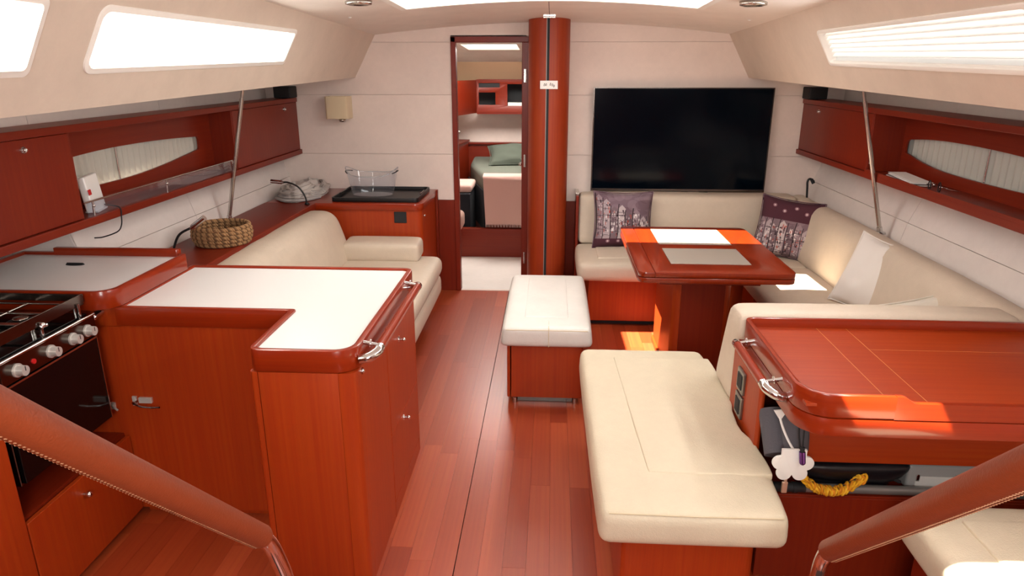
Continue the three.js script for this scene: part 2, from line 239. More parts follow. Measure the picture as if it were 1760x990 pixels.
// ceiling: cambered, with openings for the deck hatch and unseen companionway slots shaped to aim sun patches
{
  const T = 0.05, patch = (x0, x1, z0, z1) => { const nx = Math.max(2, Math.round((x1 - x0) / 0.06)), nz = Math.max(1, Math.round(Math.abs(z1 - z0) / 0.5)), g = []; const q = (h) => (u, v) => { const x = lerp(x0, x1, u), z = lerp(z0, z1, v); return [x, yCeil(x, z) + h, z]; };
    g.push(surf(q(0), nx, nz), surf(q(T), nx, nz)); const side = (f) => surf(f, nx, 1); g.push(side((u, v) => { const x = lerp(x0, x1, u); return [x, yCeil(x, z0) + v * T, z0]; }), side((u, v) => { const x = lerp(x0, x1, u); return [x, yCeil(x, z1) + v * T, z1]; }));
    g.push(surf((u, v) => { const z = lerp(z0, z1, u); return [x0, yCeil(x0, z) + v * T, z]; }, nz, 1), surf((u, v) => { const z = lerp(z0, z1, u); return [x1, yCeil(x1, z) + v * T, z]; }, nz, 1)); return g; };
  const X0 = -1.36 + CX, X1 = 1.36 + CX, h0 = -0.79, h1 = 0.75, hz0 = -3.925, hz1 = -3.37, c0 = 0.08, c1 = 0.38, cz0 = -1.435, cz1 = -1.38, cz2 = -1.055, cz3 = -0.72, gs = [];
  for (const [a, b, c, d] of [[X0, X1, ZB - 0.04, hz0], [X0, h0, hz0, hz1], [h1, X1, hz0, hz1], [X0, X1, hz1, cz0], [X0, c0, cz0, cz1], [c1, X1, cz0, cz1], [X0, X1, cz1, cz2], [X0, c0, cz2, cz3], [c1, X1, cz2, cz3], [X0, X1, cz3, ZA]]) gs.push(...patch(a, b, c, d));
  const ce = struct('ceiling', gs.map((g) => uvbox(g, 'z')), M.ceiling);
  put(ce, 'seam', surf((u, v) => { const z = lerp(-4.95, -3.95, v); return [CX + lerp(-0.0016, 0.0016, u), yCeil(CX, z) - 0.0012, z]; }, 1, 6), M.gap);
  // hatch: white frame that follows the camber, a clear pane
  const ring = []; const bar = (xa, xb, za, zb, dn, up) => { const nx = Math.max(1, Math.round((xb - xa) / 0.06)); const f = (h) => (u, v) => { const x = lerp(xa, xb, u), z = lerp(za, zb, v); return [x, yCeil(x, z) + h, z]; }; const e = (z) => (u, v) => { const x = lerp(xa, xb, u); return [x, yCeil(x, z) + lerp(-dn, up, v), z]; }, l = (x) => (u, v) => { const z = lerp(za, zb, u); return [x, yCeil(x, z) + lerp(-dn, up, v), z]; }; ring.push(surf(f(-dn), nx, 1), surf(f(up), nx, 1), surf(e(za), nx, 1), surf(e(zb), nx, 1), surf(l(xa), 1, 1), surf(l(xb), 1, 1)); };
  bar(h0 - 0.03, h1 + 0.03, hz0 - 0.03, hz0 + 0.01, 0.012, 0.055); bar(h0 - 0.03, h1 + 0.03, hz1 - 0.012, hz1 + 0.03, 0.012, 0.055); bar(h0 - 0.03, h0 + 0.006, hz0, hz1, 0.012, 0.055); bar(h1 - 0.006, h1 + 0.03, hz0, hz1, 0.012, 0.055);
  const wn = struct('window_1', ring, M.whiteTrim); put(wn, 'pane', surf((u, v) => { const x = lerp(h0, h1, u), z = lerp(hz0, hz1, v); return [x, yCeil(x, z) + 0.045, z]; }, 20, 2), M.pane);
  const hb = thing('sun_trim_blind', 'white blind added over the far edge of the big ceiling hatch to trim the sun', 'blind', [CX, 2.02, -3.83]); const fold = (xa, xb, za, zb, n) => toCreasedNormals(surf((u, v) => { const x = lerp(xa, xb, u), z = lerp(za, zb, v), k = Math.round(v * n); return [x, yCeil(x, z) + 0.018 + (k % 2 ? 0.006 : 0), z]; }, 24, n), 0.1); put(hb, 'pleats', [fold(h0 + 0.01, h1 - 0.01, hz0 + 0.012, -3.74, 8), fold(h0 + 0.01, -0.63, -3.74, hz1 - 0.01, 14)], M.blind); put(hb, 'end_bar', surf((u, v) => { const x = lerp(-0.63, h1 - 0.01, u), a = v * Math.PI * 2; return [x, yCeil(x, -3.735) + 0.02 + 0.006 * Math.sin(a), -3.735 + 0.006 * Math.cos(a)]; }, 20, 8), M.whiteTrim);  // blind added and shaped to trim the sun on table and ottoman
}

// coachroof sides: sloping panels with long windows; white trims, glass outside, pleated blinds inside
let windowNumber = 2;
for (const s of [-1, 1]) {
  const v = new THREE.Vector3(-s * SL, 1, 0).normalize(), n = new THREE.Vector3(s, SL, 0).normalize(), u = new THREE.Vector3(0, 0, -s), B = new THREE.Matrix4().makeBasis(u, v, n).setPosition(CX + s * 1.395, 1.62, 0);
  const toV = (y) => (y - 1.62) * Math.hypot(1, SL), P = (z, y, r) => [-s * z, toV(y), r], map = (g) => { g.applyMatrix4(B); return uvbox(plain(g), 'z'); };
  const ext = (pts, holes, d0, d1, bevel = 0) => { const sh = trace(new THREE.Shape(), pts); holes.forEach((h) => sh.holes.push(trace(new THREE.Path(), h))); let g = new THREE.ExtrudeGeometry(sh, { depth: d1 - d0 - 2 * bevel, bevelEnabled: bevel > 0, bevelThickness: bevel, bevelSize: bevel, bevelOffset: -bevel, bevelSegments: 2, curveSegments: 8 }); g.translate(0, 0, d0 + bevel); g.deleteAttribute('uv'); return map(toCreasedNormals(plain(g), 0.5)); };
  const wins = s < 0 ? [[-3.645, -2.085, 1.705, 1.848, 1.672, 1.842], [-1.845, -0.5, 1.668, 1.84, 1.645, 1.84]] : [[-3.555, -2.03, 1.698, 1.832, 1.668, 1.832], [-1.83, -0.5, 1.668, 1.83, 1.645, 1.83]];
  const outline = ([za, zb, ba, ta, bb, tb], k, r) => [P(za - k, ba - k, r * 0.5), P(za - k, ta + k, r * 0.5), P(zb + k, tb + k, r), P(zb + k, bb - k, r)];
  struct(s < 0 ? 'trim_1' : 'trim_2', ext([P(ZB - 0.04, yFoot(ZB) - 0.012), P(ZB - 0.04, yEdge(ZB) + 0.045), P(ZA, yEdge(ZA) + 0.045), P(ZA, yFoot(ZA) - 0.012)], wins.map((w) => outline(w, 0, 0.035)), 0, 0.05), M.coachroof);
  for (const w of wins) {
    const fr = struct('window_' + windowNumber++, ext(outline(w, 0.012, 0.045), [outline(w, -0.003, 0.035)], -0.006, 0.045, 0.002), M.whiteTrim); const seen = s < 0 || w[0] < -2; put(fr, 'pane', ext(outline(w, 0.01, 0.04), [], 0.046, 0.047), seen ? M.pane : M.blind); if (!seen) continue;
    // pleats run along the window: a zigzag sheet
    const [za, zb, ba, ta, bb, tb] = w, N = 7, rows = [], A = 0.009; const at = (f, t, depth) => { const z = lerp(za + 0.004, zb - 0.004, f), y = lerp(lerp(ba, bb, f), lerp(ta, tb, f), t); return new THREE.Vector3(-s * z, toV(y), depth).applyMatrix4(B).toArray(); };
    const g = surf((f, t) => { const k = Math.round(t * N * 2); return at(f, 0.015 + 0.97 * t, 0.026 + (k % 2 ? A : -A)); }, 24, N * 2); const flat = toCreasedNormals(g, 0.1);
    const where = s < 0 ? (za < -2 ? 'white pleated blind in the sunlit window above the white galley counters' : 'white pleated blind in the cut-off window above the stove') : (za < -2 ? 'pale blue-white pleated blind in the long window above the cream corner settee' : '');
    const b = thing('pleated_blind', where, 'blind', at(0.5, 0.5, 0.026), 'blinds in the cabin side windows'); put(b, 'pleats', flat, M.blind); const hd = (t, h) => [...Array(2)].map((_, q) => at(q, t, 0.012)); for (const t of [0.02, 0.98]) put(b, 'end_rail', rod(hd(t)[0], hd(t)[1], 0.004, 0.004, 6), M.whiteTrim);
  }
}

// portholes behind the wall cabinets
for (const [s, z0, z1] of [[-1, -4.02, -2.38], [1, -4.08, -2.2]]) { const x = s < 0 ? -2.125 : 2.065; const w = struct('window_' + windowNumber++, [box(x - 0.01, x + 0.01, 1.13, 1.15, z0, z1), box(x - 0.01, x + 0.01, 1.36, 1.38, z0, z1)], M.whiteTrim); put(w, 'pane', box(x - 0.003, x + 0.003, 1.14, 1.37, z0, z1, 0), M.pane); put(w, 'frame_bar', rod([s < 0 ? -2.039 : 1.969, 1.12, s < 0 ? -3.17 : -3.27], [s < 0 ? -2.039 : 1.969, 1.38, s < 0 ? -3.17 : -3.27], 0.005), M.chrome); }

// column in front of the bulkhead
{
  const c = struct('column', [lathe([[0.0, 0], [0.141, 0], [0.141, 2.03], [0, 2.03]], CX, 0, -5.0, 48)].map((g) => uvbox(toCreasedNormals(g, 0.5))), M.woodPost);
  put(c, 'groove', box(CX - 0.013, CX + 0.003, 0, 2.03, -4.90, -4.8575, 0), M.rubber); put(c, 'metal_strip', box(CX - 0.018, CX - 0.013, 0, 2.03, -4.90, -4.8568, 0.0005), M.greyMetal);
  put(c, 'mast_pad', [box(CX - 0.04, CX + 0.04, yCeil(CX, -4.8) - 0.012, yCeil(CX, -4.8) - 0.004, -4.80, -4.76, 0.002), box(CX - 0.04, CX + 0.04, yCeil(CX, -4.7) - 0.012, yCeil(CX, -4.7) + 0.002, -4.71, -4.69, 0.002)], M.steel);
}

// forward cabin: floor, walls, sloping ceiling with its own hatch, fascia
{
  const zN = -8.0, z0 = ZB - 0.04, c = [[z0, 1.93], [-7.0, 1.845], [-7.6, 1.73]], f = phys({ color: '#e9e1da', roughness: 0.5, map: mottle });
  struct('floor_cabin', [box(-1.6, 1.5, -0.06, -0.001, zN, z0, 0)], f);
  struct('wall_cabin_left', prism([[-1.55, z0], [-1.6, z0], [-1.3, zN], [-1.25, zN]], 'y', -0.05, 2.0), M.vinyl); struct('wall_cabin_right', prism([[1.39, z0], [1.44, z0], [1.04, zN], [0.99, zN]], 'y', -0.05, 2.0), M.vinyl);
  struct('wall_cabin_front', [box(-1.4, 1.2, -0.05, 1.6, -7.86, -7.82, 0)], M.vinyl);
  const hatch = [[-0.83, -6.98], [-0.83, -6.3], [-0.30, -6.3], [-0.30, -6.98]];
  const slope = (pts, holes, lo, hi) => { const g = prism(pts, 'y', 0, 0.04, 0, 'z', holes); const p = g.attributes.position; for (let i = 0; i < p.count; i++) { const z = p.getZ(i); const y = z > -7 ? lerp(1.93, 1.845, (z0 - z) / (z0 + 7)) : lerp(1.845, 1.73, (-7 - z) / 0.6); p.setY(i, y + p.getY(i)); } g.computeVertexNormals(); return g; };
  const ce = struct('ceiling_cabin', [slope([[-1.55, z0], [1.5, z0], [1.5, -7.0], [-1.55, -7.0]], [hatch]), slope([[-1.55, -7.0], [1.5, -7.0], [1.5, -7.6], [-1.55, -7.6]], [])], M.ceiling);
  struct('trim_3', prism([[-7.6, 1.77], [-7.6, 1.728], [-7.8, 1.53], [-7.84, 1.55]], 'x', -1.3, 1.3), std({ color: '#d9b894', roughness: 0.7 }));
  const yh = (z) => lerp(1.93, 1.845, (z0 - z) / (z0 + 7)), w = struct('window_9', [slope([[-0.86, -7.0], [-0.86, -6.28], [-0.27, -6.28], [-0.27, -7.0]], [hatch.map((q) => [q[0] + (q[0] < -0.5 ? 0.02 : -0.02), q[1] + (q[1] < -6.6 ? 0.02 : -0.02)])])].map((g) => g.translate(0, -0.012, 0)), M.whiteTrim);
  put(w, 'pane', box(-0.83, -0.30, 1.905, 1.908, -6.98, -6.3, 0), M.blind);
}

// ================================================================ GALLEY
{ // L-shaped island cabinet
  const t = thing('galley_cabinet', 'orange-brown wooden island cabinet with rounded corners under the white L-shaped counter', 'cabinet', [-0.75, 0, -2.3]);
  put(t, 'end_panel', prism([[-0.885, 0], [-0.637, 0], [-0.637, 0.793], [-0.885, 0.793]], 'z', -1.905, -1.888, 0.001), M.wood);
  put(t, 'corner_post', [prism([[-0.636, -1.888], [-0.582, -1.888, 0.05], [-0.582, -1.948], [-0.636, -1.948]], 'y', 0, 0.793, 0, 'y', [], 16), prism([[-0.912, -1.922], [-0.912, -1.888, 0.03], [-0.887, -1.888], [-0.887, -1.922]], 'y', 0, 0.793)], M.wood);
  put(t, 'back_panel', [box(-2.12, -0.9, 0.03, 0.793, -2.27, -2.248, 0.002), box(-2.12, -1.535, 0.79, 0.862, -2.27, -2.248, 0), box(-1.575, -0.9, 0, 0.03, -2.29, -2.275, 0)], M.wood);
  put(t, 'inner_side', box(-0.912, -0.895, 0, 0.793, -2.26, -1.91, 0.001), M.wood);
  put(t, 'carcass', [box(-1.54, -0.6, 0, 0.79, -2.79, -2.28, 0), box(-0.89, -0.6, 0, 0.79, -2.28, -1.93, 0)], M.woodDimmed);
  put(t, 'side_panel', box(-0.6, -0.582, 0, 0.793, -2.276, -1.9495, 0.001), M.wood);
  const door = put(t, 'door', box(-0.6, -0.5815, 0.357, 0.793, -2.77, -2.28, 0.0015), M.wood), drawer = put(t, 'drawer', box(-0.6, -0.5815, 0.07, 0.353, -2.77, -2.28, 0.0015), M.wood);
  put(t, 'plinth', box(-0.6, -0.582, 0, 0.067, -2.77, -2.28, 0.001), M.wood); put(t, 'far_panel', box(-1.54, -0.582, 0, 0.793, -2.79, -2.772, 0.003), M.wood);
  const knob = (p, y, z) => put(p, 'knob', [rod([-0.583, y, z], [-0.565, y, z], 0.006), rod([-0.585, y, z], [-0.58, y, z], 0.014, 0.012), ball(-0.562, y, z, 0.008)], M.chrome);
  knob(door, 0.672, -2.473); knob(drawer, 0.325, -2.49); put(t, 'lock', [rod([-0.6, 0.775, -1.953], [-0.578, 0.775, -1.953], 0.011), ball(-0.578, 0.775, -1.953, 0.006)], M.chrome);
}
{ // its worktop
  const t = thing('galley_counter', 'white L-shaped galley counter with a red-brown wooden rim', 'counter', [-0.9, 0.795, -2.4]);
  const L = (k, r1, r2) => [[-1.545 + k, -2.24 - k], [-0.912 + k, -2.24 - k, 0.012], [-0.912 + k, -1.885 - k, r1], [-0.578 - k, -1.885 - k, r2], [-0.578 - k, -2.80 + k, r1], [-1.545 + k, -2.80 + k]];
  put(t, 'rim', prism(L(0, 0.04, 0.075), 'y', 0.795, 0.867, 0.004, 'x', [L(0.021, 0.022, 0.054)]), M.woodRim);
  put(t, 'worktop_panel', prism(L(0.02, 0.022, 0.055), 'y', 0.83, 0.859, 0, 'x'), M.laminate);
}
const grab = (name, label, x, dir, y, z0, z1, rx) => { // wooden bar in bent chrome ends, with two stand-offs
  const t = thing(name, label, 'handrail', [x, y, (z0 + z1) / 2], 'grab rails along the counters'), out = x + dir * 0.055;
  put(t, 'bar', uvbox(rod([out, y, z0 - 0.045], [out, y, z1 + 0.045], 0.0145, 0.0145, 18), 'z'), M.woodRim);
  for (const [za, q] of [[z0, -1], [z1, 1]]) { put(t, 'end_elbow', tube([[x + dir * 0.002, y - 0.02, za], [x + dir * 0.03, y - 0.014, za + q * 0.002], [out - dir * 0.003, y - 0.004, za + q * 0.022], [out, y, za + q * 0.055]], 0.0155, false, 24, 14), M.chrome); put(t, 'stand_off', [rod([x - dir * 0.004, y + 0.018, za + q * 0.05], [out, y + 0.006, za + q * 0.05], 0.0065), rod([x + dir * 0.022, y + 0.014, za + q * 0.05], [x + dir * 0.026, y + 0.013, za + q * 0.05], 0.013)], M.chrome); }
  return t;
};
grab('grab_rail', 'wooden grab rail with chrome ends along the white galley counter', -0.582, 1, 0.842, -1.935, -2.665);
{ // raised worktop over the cool box
  const t = thing('raised_counter', 'raised white worktop with a dark wooden rim behind the stove', 'counter', [-1.9, 0.86, -2.47]);
  const R = (k, r) => [[-2.24 + k, -2.195 - k], [-1.522 - k, -2.195 - k, r], [-1.522 - k, -2.735 + k, 0.02], [-2.24 + k, -2.735 + k]];
  put(t, 'rim', prism(R(0, 0.075), 'y', 0.8675, 0.935, 0.004, 'x', [R(0.02, 0.058)]), M.woodRim);
  put(t, 'worktop_panel', prism(R(0.019, 0.058), 'y', 0.9, 0.923, 0, 'x'), M.laminate); put(t, 'backsplash', prism([[-2.09, -2.736], [-2.09, -2.714], [-1.55, -2.714, 0.02], [-1.55, -2.736]], 'y', 0.9, 0.955, 0.003, 'x'), M.woodRim);
  const g = new THREE.CylinderGeometry(0.038, 0.038, 0.003, 24); g.scale(1, 1, 0.42); g.translate(-1.905, 0.924, -2.576); put(t, 'finger_pull', [plain(g), rod([-1.938, 0.927, -2.576], [-1.872, 0.927, -2.576], 0.004)], M.rubber);
  put(t, 'cabinet_below', box(-2.2, -1.58, 0.36, 0.862, -2.735, -2.275, 0.002), M.wood);
}
{ // gimballed stove
  const t = thing('stove', 'black and steel galley stove with an oven and knobs in its wooden recess', 'stove', [-1.83, 0.46, -1.95]);
  put(t, 'body', box(-2.1, -1.592, 0.46, 0.862, -2.17, -1.735, 0.004), M.darkSteel); put(t, 'hob', box(-2.1, -1.6, 0.862, 0.868, -2.17, -1.735, 0.002), M.darkGlass);
  for (const [x, z, r] of [[-1.74, -2.05, 0.045], [-1.74, -1.85, 0.035], [-1.96, -2.05, 0.035]]) { const b = put(t, 'burner', [lathe([[0, 0], [r, 0], [r, 0.012], [r * 0.7, 0.018], [0, 0.02]], x, 0.868, z)], M.black); put(b, 'cap', lathe([[0, 0], [r * 0.55, 0], [r * 0.5, 0.008], [0, 0.01]], x, 0.886, z), M.steel); }
  for (let k = 0; k < 2; k++) { const z0 = -1.755 - k * 0.205, z1 = z0 - 0.195, y = 0.905, b = []; for (let i = 0; i < 4; i++) { const x = -1.66 - i * 0.13; b.push(rod([x, y, z0], [x, y, z1], 0.004)); } for (const z of [z0, (z0 + z1) / 2, z1]) b.push(rod([-1.63, y, z], [-2.08, y, z], 0.004)); for (const x of [-1.63, -2.08]) for (const z of [z0, z1]) b.push(rod([x, 0.868, z], [x, y, z], 0.004)); put(t, 'pan_support', b, M.steel); }
  put(t, 'fiddle_rail', [box(-1.602, -1.598, 0.902, 0.94, -2.165, -1.735, 0.001), box(-2.1, -1.6, 0.91, 0.936, -2.172, -2.168, 0.001)], M.darkSteel);
  for (const z of [-2.13, -1.95, -1.76]) put(t, 'fiddle_post', rod([-1.596, 0.862, z], [-1.596, 0.915, z], 0.006), M.chrome); put(t, 'clamp', [ball(-1.592, 0.905, -1.955, 0.009), rod([-1.592, 0.9, -1.97], [-1.592, 0.9, -1.94], 0.006)], M.chrome);
  const c = put(t, 'control_panel', box(-1.592, -1.574, 0.792, 0.862, -2.17, -1.735, 0.002), M.darkSteel); put(c, 'top_edge', rod([-1.574, 0.866, -2.17], [-1.574, 0.866, -1.735], 0.005), M.chrome);
  for (const z of [-2.122, -2.047, -1.942, -1.797]) { const k = put(t, 'knob', [rod([-1.574, 0.822, z], [-1.546, 0.822, z], 0.0165, 0.0155, 24), rod([-1.575, 0.822, z], [-1.569, 0.822, z], 0.021, 0.021, 24)], M.satin); put(k, 'pointer', box(-1.547, -1.5455, 0.822, 0.836, z - 0.0015, z + 0.0015, 0), M.black); }
  put(t, 'igniter_button', rod([-1.574, 0.822, -1.864], [-1.569, 0.822, -1.864], 0.008), M.red);
  const d = put(t, 'oven_door', box(-1.592, -1.577, 0.47, 0.786, -2.165, -1.74, 0.003), M.darkGlass); put(d, 'edge_trim', [box(-1.578, -1.5755, 0.78, 0.786, -2.165, -1.74, 0), box(-1.59, -1.5755, 0.47, 0.786, -2.168, -2.164, 0)], M.steel);
  put(t, 'pivot', [rod([-1.6, 0.845, -2.17], [-1.6, 0.845, -2.245], 0.012), ball(-1.59, 0.845, -2.19, 0.012)], M.chrome);
}
{ // wooden surround of the stove
  const t = thing('stove_cabinet', 'wooden galley cabinet around and below the stove with a drawer', 'cabinet', [-1.85, 0, -1.8]);
  const d = put(t, 'drawer', box(-1.592, -1.575, 0.035, 0.352, -2.24, -1.705, 0.002), M.wood); put(d, 'knob', [rod([-1.577, 0.291, -1.951], [-1.56, 0.291, -1.951], 0.006), ball(-1.556, 0.291, -1.951, 0.011)], M.chrome);
  put(t, 'side_panel', box(-1.592, -1.575, 0, 0.86, -1.70, -0.3, 0.004), M.wood); put(t, 'recess_back', [box(-2.15, -2.13, 0.36, 0.86, -2.245, -1.7, 0), box(-2.14, -1.6, 0.345, 0.36, -2.245, -1.7, 0), box(-2.14, -1.6, 0.36, 0.86, -1.71, -1.70, 0)], M.woodDimmed);
  put(t, 'counter_top', box(-2.2, -1.575, 0.86, 0.885, -1.70, -0.3, 0.003, 'z'), M.laminate);
  put(t, 'toe_kick', box(-1.64, -1.62, 0, 0.035, -2.24, -0.3, 0), M.rubber);
  put(t, 'bolt', [box(-1.632, -1.612, 0.46, 0.487, -2.248, -2.24, 0.001), rod([-1.622, 0.474, -2.24], [-1.597, 0.462, -2.23], 0.004)], M.satin);
}
{ const t = thing('latch', 'small chrome latch on the wooden panel beside the stove', 'latch', [-1.48, 0.5, -2.246]);
  put(t, 'plate', [box(-1.541, -1.525, 0.478, 0.515, -2.248, -2.24, 0.001), box(-1.515, -1.465, 0.49, 0.512, -2.248, -2.236, 0.002)], M.satin); put(t, 'lever', [bent([[-1.535, 0.492, -2.232], [-1.50, 0.484, -2.22], [-1.45, 0.482, -2.218], [-1.425, 0.487, -2.214]], 0.0035, 0.008), rod([-1.53, 0.495, -2.247], [-1.53, 0.493, -2.228], 0.007)], M.chrome); }

// ================================================================ LEFT SIDE: SETTEE, SHELF, CORNER CABINET
const bump = { crown: 0.012, wrinkle: 0.006 };
{ const t = thing('settee', 'long cream leather settee under the dark wooden side shelf', 'sofa', [-1.1, 0, -3.7]);
  put(t, 'base', box(-1.6, -0.845, 0, 0.3, -4.55, -2.82, 0.004), M.woodDimmed);
  put(t, 'seat_cushion', soft(-1.42, -0.735, 0.325, 0.452, -4.55, -2.82, 0.05, { ...bump, seed: 3 }), M.leather); put(t, 'front_roll', soft(-0.93, -0.742, 0.175, 0.337, -4.55, -2.82, 0.055, { crown: 0.006 }), M.leather);
  put(t, 'back_cushion', soft(-1.60, -1.40, 0.40, 0.772, -4.50, -2.83, 0.07, { crown: 0.014, wrinkle: 0.004, seed: 9, fn: (v) => { v.x += (0.62 - v.y) * 0.30 + 0.02 - 0.35 * (v.y - 0.6) ** 2; } }), M.leather);
}
single('bolster', 'small cream leather arm bolster lying across the far end of the long settee', 'cushion', soft(-1.37, -0.862, 0.447, 0.572, -4.54, -4.345, 0.03, { crown: 0.006, fn: (v) => { v.y += Math.max(0, -4.345 - v.z) * 0.08; } }), M.leather);
{ const t = thing('side_shelf', 'dark wooden shelf running along the hull behind the long settee', 'shelf', [-1.77, 0.76, -3.6]);
  put(t, 'shelf_board', box(-1.945, -1.60, 0.775, 0.80, -4.559, -2.75, 0.002, 'z'), M.woodDimmed); put(t, 'shelf_edge', prism([[-1.612, 0.742], [-1.594, 0.742], [-1.594, 0.802, 0.006], [-1.612, 0.802]], 'z', -4.56, -2.8, 0, 'z'), M.woodDimmed); }
{ const t = thing('corner_cabinet', 'wooden corner cabinet with a rounded top at the end of the long settee', 'cabinet', [-1.2, 0, -4.86]);
  put(t, 'body', prism([[-1.6, -4.575], [-0.872, -4.575, 0.045], [-0.872, ZB + 0.008], [-1.6, ZB + 0.008]], 'y', 0, 0.757), M.wood);
  const T = (k, r) => [[-1.94, -4.56 - k], [-0.862 - k, -4.56 - k, r], [-0.862 - k, ZB + 0.009], [-1.9, ZB + 0.009]];
  put(t, 'top', prism(T(0, 0.06), 'y', 0.757, 0.801, 0.003, 'x'), M.woodRim); put(t, 'corner_post', box(-0.87, -0.852, 0, 0.8, ZB + 0.008, ZB + 0.05, 0.003), M.woodDimmed);
  const s = put(t, 'socket', box(-1.062, -0.977, 0.668, 0.745, -4.585, -4.57, 0.004), M.rubber); put(s, 'flap', box(-1.055, -0.984, 0.735, 0.747, -4.592, -4.58, 0.002), M.steel); put(t, 'keyhole', [ball(-0.868, 0.706, -4.65, 0.008)], M.chrome); }
{ const t = thing('tray', 'black rectangular serving tray on the corner cabinet', 'tray', [-1.2, 0.802, -4.85]), w = (k) => [[-1.50 + k, -4.605 - k, 0.03], [-0.90 - k, -4.605 - k, 0.03], [-0.90 - k, -5.09 + k, 0.03], [-1.50 + k, -5.09 + k, 0.03]];
  put(t, 'base', prism(w(0.004), 'y', 0.802, 0.808), M.black); put(t, 'edge', prism(w(0), 'y', 0.802, 0.832, 0.002, 'y', [w(0.012)]), M.black); for (const x of [-0.915, -1.485]) put(t, 'handle', box(x - 0.004, x + 0.004, 0.826, 0.836, -4.93, -4.78, 0.002), M.darkSteel); }
{ const t = thing('ice_bucket', 'clear acrylic ice bucket with a wavy rim on the black tray', 'bucket', [-1.27, 0.809, -4.86]), cx = -1.27, cz = -4.86;
  const rimY = (a) => 0.142 + 0.052 * Math.cos(a) ** 4 - 0.0 , pt = (a, t) => [cx + Math.cos(a) * lerp(0.142, 0.185, t ** 0.8), 0.812 + rimY(a) * t, cz + Math.sin(a) * lerp(0.095, 0.135, t ** 0.8)];
  put(t, 'wall', surf((u, v) => pt(u * Math.PI * 2, v), 64, 10), M.acrylic); put(t, 'base', surf((u, v) => { const q = pt(u * Math.PI * 2, 0); return [lerp(cx, q[0], v), 0.813, lerp(cz, q[2], v)]; }, 48, 2), M.acrylic);
  put(t, 'rim', tube([...Array(48)].map((_, i) => pt((i / 48) * Math.PI * 2, 1)), 0.0032, true, 160, 8), phys({ color: '#dfe3e8', transmission: 0.8, thickness: 0.003, roughness: 0.1, ior: 1.45 }));
  for (const a of [0, Math.PI]) put(t, 'handle', tube([...Array(7)].map((_, i) => { const q = pt(a - 0.55 + i * 0.183, 0.93); return [q[0] + Math.cos(a) * 0.003, q[1] - 0.012 + 0.012 * ((i - 3) / 3) ** 2 - 0.0, q[2]]; }), 0.0035, false, 24, 8), M.rubber); }
{ // folded grey cloth bag
  const nz = noise2(5, 5, 51), nz2 = noise2(14, 14, 52), g = surf((u, v) => { const a = u * Math.PI * 2, r = 1 + 0.3 * (nz(u, v * 0.8) - 0.5) + 0.16 * (nz2(u, v * 2) - 0.5), h = Math.sin((v * Math.PI) / 2), s = Math.cos((v * Math.PI) / 2) ** 0.55; return [-1.76 + Math.cos(a) * 0.155 * r * s, 0.802 + h * 0.10 * (0.62 + 0.5 * nz(u * 0.7 + 0.2, v * 0.5) + 0.32 * nz2(u, v)), -4.83 + Math.sin(a) * 0.30 * r * s]; }, 90, 36);
  const t = thing('cloth_bag', 'crumpled pale grey patterned cloth bag on the dark side shelf', 'bag', [-1.76, 0.802, -4.83]); put(t, 'bundle', uvbox(g), std({ color: '#cfcac6', roughness: 0.95, map: canvasTex(256, 256, (c) => { c.fillStyle = '#e8e5e2'; c.fillRect(0, 0, 256, 256); const r = rng(8); for (let i = 0; i < 60; i++) { c.fillStyle = ['#c9c4c0', '#d6d1cc', '#b9b3ae'][i % 3]; c.beginPath(); c.ellipse(r() * 256, r() * 256, 3 + r() * 9, 2 + r() * 4, r() * 3, 0, 7); c.fill(); } }), bumpMap: clothTex, bumpScale: 0.001 }));
  put(t, 'fold', [0, 1, 2, 3].map((k) => tube([[-1.90 + k * 0.01, 0.815 + k * 0.012, -4.66 - 0.02 * k], [-1.80, 0.818 + k * 0.018, -4.555 - k * 0.012], [-1.68, 0.815 + k * 0.016, -4.60 - k * 0.015], [-1.62, 0.812 + k * 0.01, -4.74]], 0.012, false, 24, 8)), std({ color: '#a19c99', roughness: 0.95 })); }
{ // coiled rope bowl
  const t = thing('rope_basket', 'round bowl of coiled tan rope on the dark side shelf', 'basket', [-1.715, 0.80, -3.45]), mat = std({ color: '#a37c54', roughness: 0.9 }), dark = std({ color: '#6b4d32', roughness: 0.95 });
  const coil = (r, y, rr, hand) => { for (let s = 0; s < 3; s++) { const N = 240, T = 26, pts = []; for (let i = 0; i < N; i++) { const a = (i / N) * Math.PI * 2, ph = hand * a * T + (s * Math.PI * 2) / 3, q = r + Math.cos(ph) * rr * 0.52; pts.push([-1.715 + Math.cos(a) * q, y + Math.sin(ph) * rr * 0.52, -3.45 + Math.sin(a) * q]); } put(t, 'rope_strand', tube(pts, rr * 0.58, true, 480, 5), s === 1 ? dark : mat); } };
  [0, 1, 2, 3, 4].forEach((k) => coil(0.130 + [0, 0.008, 0.012, 0.010, 0.004][k], 0.813 + k * 0.0195, 0.0115, 1)); put(t, 'base', lathe([[0, 0], [0.124, 0], [0.124, 0.012], [0, 0.012]], -1.715, 0.801, -3.45), dark); }
const reading = (label, base, pts, tip) => { const t = thing('reading_lamp', label, 'lamp', base, 'flexible reading lamps'); put(t, 'base', lathe([[0, 0], [0.016, 0], [0.014, 0.012], [0, 0.014]], ...base), M.black); put(t, 'flexible_neck', tube([base, ...pts], 0.0055, false, 40, 10), M.black); const a = V(pts[pts.length - 1]), b = V(tip), d = b.clone().sub(a); put(t, 'lamp_head', [rod(a.clone().addScaledVector(d, -0.15), a, 0.0075, 0.0075), rod(a, b, 0.0125, 0.0125, 18), rod(a.clone().addScaledVector(d, 0.30), a.clone().addScaledVector(d, 0.34), 0.0135, 0.0135, 18)], M.chrome); };
reading('chrome-headed black gooseneck lamp rising behind the raised white worktop', [-1.75, 0.802, -2.98], [[-1.725, 0.88, -2.985], [-1.69, 0.95, -2.99], [-1.628, 0.985, -3.0]], [-1.565, 1.03, -3.0]);
